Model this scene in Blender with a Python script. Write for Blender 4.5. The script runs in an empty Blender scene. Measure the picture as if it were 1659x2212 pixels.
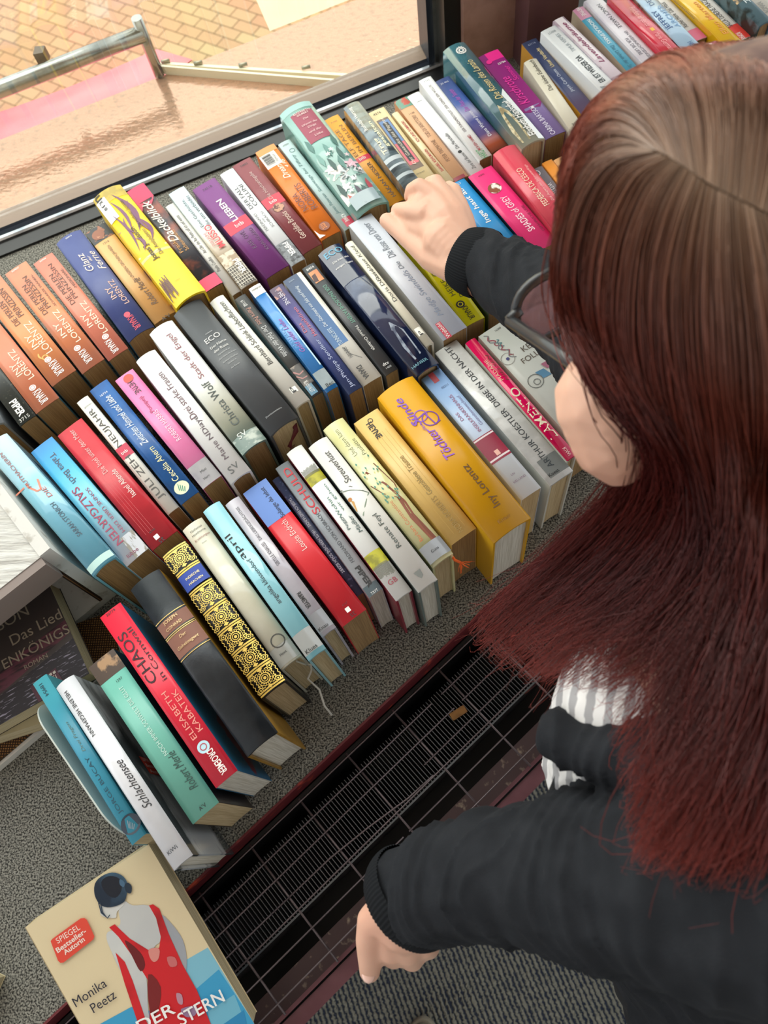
import bpy, bmesh, math, random
from mathutils import Vector, Matrix, noise
random.seed(7)
C = bpy.context.scene.collection
PI = math.pi

# ---------------------------------------------------------------- camera
# world: sill carpet is z = 0, metres, x roughly image-right, y towards the window
F, NX, NY, H = 1695.0, 1020.0, 1822.0, 0.87
zw = -Vector((NX-829.5, NY-1106, F)).normalized()
xw = (Vector((1, 0, 0))-zw.x*zw).normalized()
yw = zw.cross(xw)
def cam2w(c): return Vector((xw.dot(c), yw.dot(c), zw.dot(c)))
def at(px, py, z):
    """point of the place seen at a picture point, at height z above the sill"""
    r = cam2w(Vector((px-829.5, py-1106, F)))
    t = (z-H)/r.z
    return Vector((r.x*t, r.y*t, z))
cd = bpy.data.cameras.new('camera'); cam = bpy.data.objects.new('camera', cd); C.objects.link(cam)
ax, ay, az = cam2w(Vector((1, 0, 0))), cam2w(Vector((0, -1, 0))), cam2w(Vector((0, 0, -1)))
cam.matrix_world = Matrix(((ax.x, ay.x, az.x, 0), (ax.y, ay.y, az.y, 0), (ax.z, ay.z, az.z, H), (0, 0, 0, 1)))
cd.sensor_fit = 'VERTICAL'; cd.sensor_height = 36; cd.sensor_width = 27
cd.lens = F/2212*36; cd.clip_start = .01; cd.clip_end = 60
cd.dof.use_dof = True; cd.dof.focus_distance = .80; cd.dof.aperture_fstop = 8
bpy.context.scene.camera = cam
# ---------------------------------------------------------------- light
sc = bpy.context.scene
sc.view_settings.view_transform = 'Standard'; sc.view_settings.look = 'None'
sc.view_settings.gamma = 1; sc.view_settings.use_curve_mapping = False
sc.view_settings.exposure = 0.52
W = bpy.data.worlds.new('world'); sc.world = W; W.use_nodes = True
wn = W.node_tree; bg = wn.nodes['Background']
# overcast daylight: brighter on the window side, dim on the room side
tc = wn.nodes.new('ShaderNodeTexCoord'); dp = wn.nodes.new('ShaderNodeVectorMath'); dp.operation = 'DOT_PRODUCT'
wdir = Vector((-.40, .78, .48)).normalized(); dp.inputs[1].default_value = wdir
wn.links.new(tc.outputs['Generated'], dp.inputs[0])
wr = wn.nodes.new('ShaderNodeMapRange'); wr.inputs[1].default_value = -.7; wr.inputs[2].default_value = .9
wr.inputs[3].default_value = .42; wr.inputs[4].default_value = 1.75
wn.links.new(dp.outputs['Value'], wr.inputs[0]); wn.links.new(wr.outputs[0], bg.inputs[1])
bg.inputs[0].default_value = (.93, .97, 1, 1)
sd = bpy.data.lights.new('sun', 'SUN'); sd.energy = 1.5; sd.angle = math.radians(2); sd.color = (1, .93, .82)
sun = bpy.data.objects.new('sun', sd); C.objects.link(sun)
sun.rotation_euler = Vector((.10, -.30, 1)).to_track_quat('Z', 'Y').to_euler()   # high sun, kept off the sill by the added roof
ld = bpy.data.lights.new('window_daylight', 'AREA'); ld.shape = 'RECTANGLE'; ld.size = 2.0; ld.size_y = .9; ld.energy = 16; ld.color = (1, .98, .96)
lo = bpy.data.objects.new('window_daylight', ld); C.objects.link(lo)
lo.location = (-.75, 1.45, 1.25); lo.rotation_euler = (Vector((-.75, 1.45, 1.25))-Vector((-.05, .3, 0))).to_track_quat('Z', 'Y').to_euler()

# ---------------------------------------------------------------- helpers
def lin(h):
    h = h.lstrip('#'); v = [int(h[i:i+2], 16)/255 for i in (0, 2, 4)]
    return tuple((x/12.92 if x <= .04045 else ((x+.055)/1.055)**2.4) for x in v)+(1,)
MC = {}
def mat(col, rough=.5, metal=0, bump=0, bscale=200, noise=None, spec=.5, coat=0, grad=None, emis=0, key=None, alpha=1, vec='Object', stretch=(1, 1, 1), bdist=.001, band=False, sss=0):
    """col hex; noise=(hex2, scale, lo, hi[, detail]); grad=[(u,hex)..] along UV.u"""
    k = (col, rough, metal, bump, bscale, noise, spec, coat, tuple(grad) if grad else None, vec, stretch, bdist, band, alpha, sss)
    if k in MC: return MC[k]
    m = bpy.data.materials.new('material'); m.use_nodes = True; n = m.node_tree.nodes; l = m.node_tree.links
    b = n['Principled BSDF']; b.inputs['Base Color'].default_value = lin(col); b.inputs['Roughness'].default_value = rough
    b.inputs['Metallic'].default_value = metal; b.inputs['Specular IOR Level'].default_value = spec
    if coat: b.inputs['Coat Weight'].default_value = coat; b.inputs['Coat Roughness'].default_value = .08
    if sss: b.inputs['Subsurface Weight'].default_value = sss; b.inputs['Subsurface Radius'].default_value = (.012, .005, .003); b.inputs['Subsurface Scale'].default_value = 1
    if alpha < 1: b.inputs['Alpha'].default_value = alpha
    t = n.new('ShaderNodeTexCoord'); mp = n.new('ShaderNodeMapping'); mp.inputs['Scale'].default_value = stretch
    l.new(t.outputs[vec], mp.inputs[0]); src = None
    if grad:
        sx = n.new('ShaderNodeSeparateXYZ'); l.new(t.outputs['UV'], sx.inputs[0])
        r = n.new('ShaderNodeValToRGB'); cr = r.color_ramp
        if band: cr.interpolation = 'CONSTANT'
        while len(cr.elements) < len(grad): cr.elements.new(.5)
        for e, (p, c) in zip(cr.elements, grad): e.position = p; e.color = lin(c)
        l.new(sx.outputs[0], r.inputs[0]); src = r.outputs[0]
    if noise:
        nz = n.new('ShaderNodeTexNoise'); nz.inputs['Scale'].default_value = noise[1]; nz.inputs['Detail'].default_value = noise[4] if len(noise) > 4 else 4
        l.new(mp.outputs[0], nz.inputs[0])
        mr = n.new('ShaderNodeMapRange'); mr.inputs[1].default_value = noise[2]; mr.inputs[2].default_value = noise[3]; l.new(nz.outputs[0], mr.inputs[0])
        mx = n.new('ShaderNodeMix'); mx.data_type = 'RGBA'; l.new(mr.outputs[0], mx.inputs[0])
        if src: l.new(src, mx.inputs[6])
        else: mx.inputs[6].default_value = lin(col)
        mx.inputs[7].default_value = lin(noise[0]); src = mx.outputs[2]
    if src: l.new(src, b.inputs['Base Color'])
    if bump:
        nb = n.new('ShaderNodeTexNoise'); nb.inputs['Scale'].default_value = bscale; nb.inputs['Detail'].default_value = 3; l.new(mp.outputs[0], nb.inputs[0])
        bp = n.new('ShaderNodeBump'); bp.inputs['Strength'].default_value = bump; bp.inputs['Distance'].default_value = bdist
        l.new(nb.outputs[0], bp.inputs['Height']); l.new(bp.outputs[0], b.inputs['Normal'])
    MC[k] = m; return m
def obj(name, me, parent=None, **props):
    o = bpy.data.objects.new(name, me); C.objects.link(o)
    if parent: o.parent = parent
    for k, v in props.items(): o[k] = v
    return o
def empty(name, loc, rz=0, **props):
    o = obj(name, None, **props); o.location = loc; o.rotation_euler = (0, 0, rz); o.empty_display_size = .02; return o
def bm_mesh(bm, mats, smooth=False, name='mesh'):
    me = bpy.data.meshes.new(name); bm.normal_update(); bm.to_mesh(me); bm.free()
    for m in (mats if isinstance(mats, (list, tuple)) else [mats]): me.materials.append(m)
    if smooth: me.polygons.foreach_set('use_smooth', [True]*len(me.polygons))
    return me
def hull(bm, a, b, c, d, z0, z1, mi=0):
    """prism on four plan points"""
    lo = [bm.verts.new((p[0], p[1], z0)) for p in (a, b, c, d)]; hi = [bm.verts.new((p[0], p[1], z1)) for p in (a, b, c, d)]
    fs = [bm.faces.new(hi), bm.faces.new(lo[::-1])]+[bm.faces.new((lo[i], lo[(i+1) % 4], hi[(i+1) % 4], hi[i])) for i in range(4)]
    for f in fs: f.material_index = mi
def prism(bm, pts, dvec, mi=0):
    """polygon pts (3D) pushed along dvec"""
    a = [bm.verts.new(p) for p in pts]; b = [bm.verts.new(Vector(p)+Vector(dvec)) for p in pts]; n = len(a)
    fs = [bm.faces.new(a[::-1]), bm.faces.new(b)]+[bm.faces.new((a[i], a[(i+1) % n], b[(i+1) % n], b[i])) for i in range(n)]
    for f in fs: f.material_index = mi
def tube(bm, pts, r, n=8, mi=0, cap=True):
    pts = [Vector(p) for p in pts]; rings = []
    for i, p in enumerate(pts):
        d = (pts[min(i+1, len(pts)-1)]-pts[max(i-1, 0)]).normalized()
        u = d.cross(Vector((.13, .2, 1))).normalized(); v = d.cross(u)
        rr = r[i] if isinstance(r, (list, tuple)) else r
        rings.append([bm.verts.new(p+(u*math.cos(a)+v*math.sin(a))*rr) for a in [2*PI*k/n for k in range(n)]])
    for a, b in zip(rings, rings[1:]):
        for k in range(n):
            f = bm.faces.new((a[k], a[(k+1) % n], b[(k+1) % n], b[k])); f.material_index = mi; f.smooth = True
    if cap:
        for q in (rings[0][::-1], rings[-1]): f = bm.faces.new(q); f.material_index = mi
def struct(name, me): return obj(name, me, kind='structure')

# ---------------------------------------------------------------- setting
wl = (at(0, 545, 0), at(950, 165, 0)); wd = (wl[1]-wl[0]); wd.z = 0; wd.normalize(); wq = Vector((-wd.y, wd.x, 0))   # along the window, outwards
sl = (at(450, 1875, 0), at(848, 1500, 0)); sdn = (sl[1]-sl[0]).normalized(); sq = Vector((sdn.y, -sdn.x, 0))          # along the sill edge, towards the room
def wp(base, s, o, z): p = base+wd*s+wq*o; return Vector((p.x, p.y, z))
def sp(s, o, z=0): p = sl[0]+sdn*s+sq*o; return Vector((p.x, p.y, z))
K = at(942, 158, 0)                      # inner corner of the window opening (black seal line)
felt = mat('#98968c', .95, bump=.6, bscale=700, noise=('#2c2b28', 520, .40, .60, 8), bdist=.0015)
bm = bmesh.new(); e = wp(K, -3, 0, 0)
hull(bm, sp(-1.6, 0), sp(2.4, 0), wp(K, 1.9, .0, 0), wp(K, -1.9, .0, 0), -.03, 0)
struct('trim_1', bm_mesh(bm, felt))['label'] = 'grey felt covered window sill'
# red painted lip of the sill
bm = bmesh.new(); hull(bm, sp(-1.6, 0), sp(2.4, 0), sp(2.4, .0025), sp(-1.6, .0025), -.035, .001)
struct('trim_2', bm_mesh(bm, mat('#6a2026', .5, noise=('#b8452f', 30, .6, .68))))
# window: bottom rail in steps, right jamb
rub = mat('#0b0b0d', .35); alu = mat('#d5dadf', .22, 1, noise=('#8d949c', 25, .4, .7)); nav = mat('#1d2735', .3); tau = mat('#9c8878', .4)
fr = empty('window_1', K); fr['kind'] = 'structure'
def rail(name, prof, m, s0, s1, parent=fr):
    bm = bmesh.new()
    a = [bm.verts.new(wp(K, s0, o, z)-K) for o, z in prof]; b = [bm.verts.new(wp(K, s1, o, z)-K) for o, z in prof]; n = len(a)
    bm.faces.new(a[::-1]); bm.faces.new(b)
    for i in range(n): bm.faces.new((a[i], a[(i+1) % n], b[(i+1) % n], b[i]))
    bmesh.ops.recalc_face_normals(bm, faces=bm.faces)
    return obj(name, bm_mesh(bm, m), parent)
rail('rubber_seal', [(-.021, 0), (-.021, .004), (.001, .006), (.001, 0)], rub, -1.9, .012)
rail('aluminium_track', [(.001, 0), (.001, .009), (.004, .011), (.009, .011), (.012, .009), (.012, 0)], alu, -1.9, .008)
rail('glazing_bead', [(.012, 0), (.012, .010), (.016, .013), (.018, .010), (.021, .014), (.021, 0)], nav, -1.9, .005)
rail('frame_sill', [(.021, 0), (.021, .014), (.044, .022), (.046, 0)], tau, -1.9, .0)
glass = bpy.data.materials.new('window_glass'); glass.use_nodes = True; gn = glass.node_tree; gn.nodes.clear()
go = gn.nodes.new('ShaderNodeOutputMaterial'); gm = gn.nodes.new('ShaderNodeMixShader'); gt = gn.nodes.new('ShaderNodeBsdfTransparent'); gg = gn.nodes.new('ShaderNodeBsdfGlossy')
gg.inputs['Roughness'].default_value = .02; gm.inputs[0].default_value = .10; gt.inputs[0].default_value = (.96, .97, .93, 1)
gn.links.new(gt.outputs[0], gm.inputs[1]); gn.links.new(gg.outputs[0], gm.inputs[2]); gn.links.new(gm.outputs[0], go.inputs[0])
rail('pane', [(.030, .016), (.030, 1.2), (.034, 1.2), (.034, .016)], glass, -1.9, .012)
# right jamb going up
def jamb(name, s0, s1, o0, o1, m, z1=1.25, parent=fr):
    bm = bmesh.new(); q = [wp(K, s, o, 0)-K for s, o in ((s0, o0), (s1, o0), (s1, o1), (s0, o1))]
    hull(bm, *q, 0, z1); return obj(name, bm_mesh(bm, m), parent)
jamb('jamb_rail', .002, .008, .006, .046, alu); jamb('jamb_bead', -.006, .002, .012, .046, nav)
jamb('jamb_seal', .008, .034, -.021, .046, rub)
brown = mat('#b58f82', .45, noise=('#a37d70', 40, .4, .7)); dkb = mat('#63444a', .2, noise=('#704e4e', 9, .4, .7))
bm = bmesh.new(); hull(bm, *[wp(K, s, o, 0) for s, o in ((.034, -.03), (.118, -.03), (.118, .06), (.034, .06))], -.02, 1.25)
struct('trim_3', bm_mesh(bm, brown))
bm = bmesh.new(); hull(bm, *[wp(K, s, o, 0) for s, o in ((.118, -.07), (.19, -.085), (.19, .06), (.118, .06))], -.02, 1.25)
struct('trim_4', bm_mesh(bm, dkb))
f2 = empty('window_2', K); f2['kind'] = 'structure'
rail('frame_sill', [(-.03, 0), (-.03, .02), (.03, .03), (.03, 0)], rub, .19, 1.9, f2)
rail('pane', [(.010, .03), (.010, 1.2), (.014, 1.2), (.014, .03)], glass, .19, 1.9, f2)
# outer ledge: lacquered, rippled, mirrors what stands on it
led = mat('#d3a88c', .05, .55, bump=.45, bscale=85, noise=('#b89880', 95, .52, .68, 3), stretch=(1, 1.7, 1), bdist=.0012, spec=.7)
la, lb = at(0, 302, 0), at(767, 0, 0); ld_ = (lb-la).normalized()
bm = bmesh.new(); hull(bm, wp(K, -1.9, .046, 0), wp(K, 1.9, .046, 0), lb+ld_*1.2, la-ld_*1.2, -.012, 0)
struct('trim_5', bm_mesh(bm, led))
# street paving
pm = bpy.data.materials.new('paving'); pm.use_nodes = True; n = pm.node_tree.nodes; l = pm.node_tree.links
tcn = n.new('ShaderNodeTexCoord'); mpn = n.new('ShaderNodeMapping'); bd = at(450, 172, -1.75)-at(350, 136, -1.75); mpn.inputs['Rotation'].default_value = (0, 0, -math.atan2(bd.y, bd.x)); l.new(tcn.outputs['Object'], mpn.inputs[0])
br = n.new('ShaderNodeTexBrick'); br.inputs['Scale'].default_value = 1; br.inputs['Brick Width'].default_value = .13; br.inputs['Row Height'].default_value = .07; br.inputs['Mortar Size'].default_value = .0026
br.inputs['Color1'].default_value = lin('#dbb48a'); br.inputs['Color2'].default_value = lin('#d29e7c'); br.inputs['Mortar'].default_value = lin('#5a4028'); br.inputs['Bias'].default_value = -.1
l.new(mpn.outputs[0], br.inputs[0]); nz = n.new('ShaderNodeTexNoise'); nz.inputs['Scale'].default_value = 1.3; l.new(tcn.outputs['Object'], nz.inputs[0])
mx = n.new('ShaderNodeMix'); mx.data_type = 'RGBA'; mx.blend_type = 'MULTIPLY'; mx.inputs[0].default_value = .35; l.new(br.outputs[0], mx.inputs[6]); l.new(nz.outputs[1], mx.inputs[7])
l.new(mx.outputs[2], n['Principled BSDF'].inputs['Base Color']); n['Principled BSDF'].inputs['Roughness'].default_value = .85
bm = bmesh.new(); GZ = -1.75; hull(bm, wp(K, -9, .3, 0), wp(K, 9, .3, 0), wp(K, 9, 11, 0), wp(K, -9, 11, 0), GZ-.1, GZ)
me = bm_mesh(bm, pm); o = struct('floor.001', me); o.name = 'floor_outside'
# unseen roof, added to keep sun and sky off the interior; carriage floor
bm = bmesh.new(); hull(bm, (-4, -3), (4, -3), wp(K, 3.5, -.1, 0), wp(K, -3.5, -.1, 0), 1.9, 1.95); struct('ceiling_sun_block', bm_mesh(bm, mat('#d8d4cc', .8)))
FZ = -.70
car = bpy.data.materials.new('carpet'); car.use_nodes = True; n = car.node_tree.nodes; l = car.node_tree.links
tcn = n.new('ShaderNodeTexCoord'); mpn = n.new('ShaderNodeMapping'); mpn.inputs['Rotation'].default_value = (0, 0, math.radians(-22)); l.new(tcn.outputs['Object'], mpn.inputs[0])
wv = n.new('ShaderNodeTexWave'); wv.inputs['Scale'].default_value = 36; wv.inputs['Distortion'].default_value = 3.5; wv.inputs['Detail'].default_value = 3; wv.inputs['Detail Scale'].default_value = 5; l.new(mpn.outputs[0], wv.inputs[0])
nz = n.new('ShaderNodeTexNoise'); nz.inputs['Scale'].default_value = 260; l.new(tcn.outputs['Object'], nz.inputs[0])
ad = n.new('ShaderNodeMath'); ad.operation = 'MULTIPLY_ADD'; ad.inputs[1].default_value = .9; l.new(nz.outputs[0], ad.inputs[0]); l.new(wv.outputs[1], ad.inputs[2])
rp = n.new('ShaderNodeValToRGB'); rp.color_ramp.elements[0].position = .55; rp.color_ramp.elements[0].color = lin('#303a50'); rp.color_ramp.elements[1].position = 1.15; rp.color_ramp.elements[1].color = lin('#a6a698')
e = rp.color_ramp.elements.new(.8); e.color = lin('#6c726c'); l.new(ad.outputs[0], rp.inputs[0]); l.new(rp.outputs[0], n['Principled BSDF'].inputs['Base Color']); n['Principled BSDF'].inputs['Roughness'].default_value = 1
bp = n.new('ShaderNodeBump'); bp.inputs['Distance'].default_value = .004; l.new(ad.outputs[0], bp.inputs['Height']); l.new(bp.outputs[0], n['Principled BSDF'].inputs['Normal'])
bm = bmesh.new(); hull(bm, (-2.5, -3), (3, -3), sp(2.9, .02), sp(-2.2, .02), FZ-.03, FZ); struct('floor', bm_mesh(bm, car))
# wall below the sill
bm = bmesh.new(); hull(bm, sp(-1.6, -.03), sp(2.4, -.03), sp(2.4, -.002), sp(-1.6, -.002), FZ, -.03); struct('wall_window', bm_mesh(bm, mat('#0c0809', .6)))

# ---------------------------------------------------------------- heater under the sill edge
blk = mat('#060506', .45); maroon = mat('#542c33', .35, noise=('#623a40', 30, .4, .7)); dirty = mat('#3c2626', .5, noise=('#8a7a68', 90, .60, .72, 8)); rodm = mat('#665a5b', .3, .4)
hz = Vector(sp(.3, .12, FZ)); ht = empty('heater', hz); ht['label'] = 'long black heater trough with wire grille and maroon front rim below the sill'; ht['category'] = 'heater'
def hobj(name, bm, m, smooth=False, **k):
    bmesh.ops.translate(bm, verts=bm.verts, vec=-hz); return obj(name, bm_mesh(bm, m, smooth), ht, **k)
def off(c, x, y, z=-.012):
    p = at(c[0]+x/c[2], c[1]+y/c[2], z); return (p-sl[0]).dot(sq)
def alo(c, x, y, z=-.012):
    p = at(c[0]+x/c[2], c[1]+y/c[2], z); return (p-sl[0]).dot(sdn)
cE4 = (450, 1500, 3.016); cE7 = (700, 1650, 1.73)
rows_ = [off(cE4, *p) for p in ((600, 700), (685, 800), (765, 900), (845, 1010), (910, 1085), (1000, 1200))]
rows_.append(rows_[-1]+.028)
o_in = off(cE7, 0, 780, -.03); o_out = off(cE7, 0, 900, -.03)
S0, S1 = -.75, .95
bm = bmesh.new(); hull(bm, sp(S0, .004), sp(S1, .004), sp(S1, o_out), sp(S0, o_out), -.20, -.19)
hull(bm, sp(S0, .004), sp(S1, .004), sp(S1, .008), sp(S0, .008), -.19, -.035); hobj('trough', bm, blk)
bm = bmesh.new(); hull(bm, sp(S0, rows_[5]+.012), sp(S1, rows_[5]+.012), sp(S1, o_in), sp(S0, o_in), -.05, -.045); hobj('dusty_ledge', bm, dirty)
bm = bmesh.new(); hull(bm, sp(S0, o_in), sp(S1, o_in), sp(S1, o_in+.004), sp(S0, o_in+.004), -.05, -.02)
hull(bm, sp(S0, o_in+.006), sp(S1, o_in+.006), sp(S1, o_out), sp(S0, o_out), FZ, -.024); hobj('front_rim', bm, maroon)
# fins
f0, f1 = rows_[0]+.006, rows_[4]-.002
for k in range(3):
    bm = bmesh.new(); a, b_ = S0+.05+k*.56, S0+.05+k*.56+.545; s = a
    while s < b_:
        w = .0008
        d = (noise.noise((s*22, 0, 3))*.004 if s > .27 else 0)
        z0, z1 = -.13, -.072
        q = [sp(s, f0), sp(s+w, f0), sp(s+w+d, (f0+f1)/2), sp(s+d, (f0+f1)/2)]; hull(bm, *q, z0, z1)
        q = [sp(s+d, (f0+f1)/2), sp(s+w+d, (f0+f1)/2), sp(s+w, f1), sp(s, f1)]; hull(bm, *q, z0, z1)
        s += .0043
    hull(bm, sp(a, f1), sp(b_, f1), sp(b_, f1+.002), sp(a, f1+.002), z0, -.068)
    hobj('fin_block', bm, mat('#6f7376', .35, .5))
# rods
for i, o_ in enumerate(rows_):
    bm = bmesh.new()
    gaps = {1: [(.285, .30)], 2: [(.30, .312)], 3: [(.02, .235)], 5: [(.17, .178)]}.get(i, [])
    s = S0; z = -.010
    for g in gaps+[(S1, S1)]:
        tube(bm, [sp(s, o_, z), sp(g[0], o_, z)], .00095, 6); s = g[1]
    hobj('grille_rod', bm, rodm)
bm = bmesh.new(); P_ = [sp(.02, rows_[3], -.010), sp(.10, rows_[3]+.001, -.009), sp(.15, rows_[3]+.006, -.008), sp(.20, rows_[3]+.013, -.009), sp(.235, rows_[3]+.014, -.010)]
tube(bm, P_, .00095, 6); hobj('bent_rod', bm, rodm)
s_c = alo(cE4, 765, 900); ds = (alo(cE4, 765, 900)-alo(cE4, 445, 1215))
k = -8
while s_c+k*ds < S1:
    s = s_c+k*ds; k += 1
    if s < S0: continue
    bm = bmesh.new(); tube(bm, [sp(s, .010, -.0125), sp(s, rows_[6]+.012, -.0125)], .0012, 6); hobj('cross_rod', bm, rodm)
ch = at(990, 1540, -.07)
bm = bmesh.new(); bmesh.ops.create_cube(bm, size=1, matrix=Matrix.Rotation(.45, 4, 'Z') @ Matrix.Diagonal((.020, .009, .003, 1)))
bmesh.ops.bevel(bm, geom=bm.edges[:], offset=.001, segments=2)
o = obj('wood_chip', bm_mesh(bm, mat('#a8763a', .6, noise=('#7a5224', 90, .4, .7)))); o.location = ch+Vector((0, 0, -.0005)); o.rotation_euler = (.0, .0, .1)
o['label'] = 'small ochre wooden chip lying on the heater fins'; o['category'] = 'wood chip'

# ---------------------------------------------------------------- outside the window
pipe = mat('#b9bcb8', .22, 1, noise=('#8d8f8a', 14, .4, .6))
pb = at(345, 163, .0); pb = Vector((pb.x, pb.y, 0)); PH = .073
rl = empty('railing', pb); rl['label'] = 'steel tube railing with a small clip outside the window'; rl['category'] = 'railing'
bm = bmesh.new(); tube(bm, [(0, 0, .001), (0, 0, PH*1.35)], .0085, 14); obj('post', bm_mesh(bm, pipe, False), rl)
e1 = at(-300, 342, PH)-pb; e0 = at(300, 30, PH)-pb; e0 = Vector((0, 0, PH)); e1 = at(0, 193, PH)-pb; e1 = e0+(e1-e0)*2.2
bm = bmesh.new(); tube(bm, [e0, e1], .0125, 16); obj('rail', bm_mesh(bm, pipe), rl)
c0 = at(97, 128, PH)-pb
bm = bmesh.new(); hull(bm, *[c0+Vector(v) for v in ((-.008, -.012, 0), (.008, -.010, 0), (.008, .006, 0), (-.008, .006, 0))], PH-.0, PH+.018)
obj('clip', bm_mesh(bm, mat('#5d5348', .4)), rl)
# pink banner sloping down from the ledge
bm = bmesh.new(); top = []; bot = []
for i in range(25):
    t = i/24; s = -1.3+t*1.3
    a = at(325, 166, 0)+ld_*(s+.0); b_ = at(338, 106, -.06)+ld_*(s*1.0)
    w = .006*math.sin(s*9)
    top.append(Vector((a.x, a.y+.002, -.012))); bot.append(Vector((b_.x, b_.y, -.06+w)))
top.append(Vector((*(at(352, 158, 0))[:2], -.012))); bot.append(at(415, 128, -.06))
for off_ in (0, -.002):
    A = [bm.verts.new(p+Vector((0, 0, off_))) for p in top]; B_ = [bm.verts.new(p+Vector((0, 0, off_))) for p in bot]
    for i in range(len(A)-1): bm.faces.new((A[i], A[i+1], B_[i+1], B_[i]))
o = obj('banner', bm_mesh(bm, mat('#f0505f', .6, noise=('#f58a90', 3, .4, .65)), True)); o['label'] = 'pink cloth banner hanging outside below the steel railing'; o['category'] = 'banner'
# white board standing on the ledge, white double rail
cream = mat('#f3eccb', .5, noise=('#e4dbb8', 6, .4, .7))
q0 = at(583, 67, 0); bm = bmesh.new(); q1 = q0+ld_*1.6
up = wq*.50+Vector((0, 0, .22))
prism(bm, [q0, q1, q1+up, q0+up], (.01, .018, 0)); bmesh.ops.recalc_face_normals(bm, faces=bm.faces)
o = obj('white_board', bm_mesh(bm, cream)); o['label'] = 'cream white board standing outside at the edge of the window ledge'; o['category'] = 'board'
r_ = empty('metal_track', at(350, 152, 0)); r_['label'] = 'pale double metal track with small clips lying on the outer ledge'; r_['category'] = 'track'
r0 = Vector(r_.location)
for (a, b_, w, zt) in (((350, 150), (778, 178), 7, .010), ((352, 160), (748, 193), 5, .014), ((560, 176), (742, 188), 3, .006)):
    bm = bmesh.new(); A = at(*a, 0); B_ = at(*b_, 0); n_ = Vector((-(B_-A).y, (B_-A).x, 0)).normalized()*.0008*w
    hull(bm, A-r0, B_-r0, B_+n_-r0, A+n_-r0, .0, zt); obj('track_bar', bm_mesh(bm, mat('#e9e2c6', .35)), r_)
for p in ((362, 148), (432, 152), (528, 156), (663, 162)):
    bm = bmesh.new(); c = at(*p, 0)-r0; tube(bm, [c+Vector((-.006, 0, .013)), c+Vector((.008, .002, .013))], .003, 8); obj('clip', bm_mesh(bm, mat('#a39e8a', .3, .7)), r_)
# dry grass beyond the second window
gm_ = mat('#8a8d6e', .9, noise=('#b4b08d', 60, .4, .6)); bm = bmesh.new()
for i in range(900):
    c = at(random.uniform(1190, 1330), random.uniform(-60, 70), -.02); c.z = -.3
    t = c+Vector((random.uniform(-.05, .05), random.uniform(-.05, .05), random.uniform(.22, .30)))
    w = Vector((.0016, .0008, 0)); vs = [bm.verts.new(p) for p in (c-w, c+w, (c+t)/2+w+Vector((.008, 0, 0)), t, (c+t)/2-w+Vector((.008, 0, 0)))]; bm.faces.new(vs)
o = obj('grass', bm_mesh(bm, gm_)); o['kind'] = 'stuff'; o['label'] = 'dry grey green grass outside beyond the dark window post'; o['category'] = 'grass'
bm = bmesh.new(); g_ = [at(*p, -.3) for p in ((1100, 120), (1500, 120), (1500, -200), (1100, -200))]; hull(bm, *g_, -.33, -.3)
o = obj('planter_soil', bm_mesh(bm, mat('#6d6a55', .9))); o['label'] = 'grey brown soil under the dry grass outside'; o['category'] = 'soil'

# ---------------------------------------------------------------- books
CR = {'C4': (0, 380, 3.6065), 'C5': (350, 180, 3.318), 'C6': (800, 200, 3.318), 'C2': (550, 0, 3.318), 'C3': (950, 0, 2.34), 'D1': (0, 780, 3.6065), 'D2': (400, 580, 3.318), 'D3': (800, 540, 3.318),
      'D4': (0, 1080, 3.6065), 'D5': (350, 950, 3.318), 'D6': (750, 850, 3.318), 'E1': (0, 1380, 3.19), 'E2': (180, 1220, 3.19), 'E3': (0, 1780, 2.9625), 'E5': (1000, 540, 2.517), 'E8': (1150, 60, 3.259), 'F3': (1120, 0, 3.078)}
def pc(c, x, y): a = CR[c]; return (a[0]+x/a[2], a[1]+y/a[2])
paper = {k: mat(v, .95, noise=(w, 900, .35, .65, 2), stretch=(.02, 1, .02)) for k, (v, w) in {
    'tan': ('#a5865a', '#8c6f48'), 'cream': ('#c8b48c', '#b09a72'), 'white': ('#d8d4c6', '#bcb6a4')}.items()}
TXT = {}
def glyphs(s, shear, bold):
    k = (s, shear, bold)
    if k in TXT: return TXT[k]
    cu = bpy.data.curves.new('lettering', 'FONT'); cu.body = s; cu.size = 1; cu.shear = shear; cu.resolution_u = 3; cu.offset = bold
    cu.fill_mode = 'FRONT'
    o = bpy.data.objects.new('lettering', cu); C.objects.link(o)
    me = bpy.data.meshes.new_from_object(o, depsgraph=bpy.context.evaluated_depsgraph_get())
    vs = [v.co.copy() for v in me.vertices]; fs = [tuple(p.vertices) for p in me.polygons]
    bpy.data.objects.remove(o); bpy.data.meshes.remove(me); bpy.data.curves.remove(cu)
    if vs:
        ASP[(s, shear)] = (max(v.x for v in vs)-min(v.x for v in vs))/(max(v.y for v in vs)-min(v.y for v in vs))
        x0 = min(v.x for v in vs); x1 = max(v.x for v in vs); y0 = min(v.y for v in vs); y1 = max(v.y for v in vs)
        if any(c in 'gjpqyQÖÜÄŠ' for c in s): pass
        vs = [((v.x-x0)/(x1-x0 or 1), (v.y-y0)/(y1-y0 or 1)) for v in vs]
    TXT[k] = (vs, fs); return TXT[k]
ASP = {}
def aspect(s, sh): glyphs(s, sh, 0); return ASP[(s, sh)]
INK = {}
def ink(c):
    if c not in INK: INK[c] = mat(c, .45) if not c.startswith('*') else mat(c[1:], .25, .7)
    return INK[c]
def gold(): return ink('*#e8c766')
NB = 0
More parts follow.
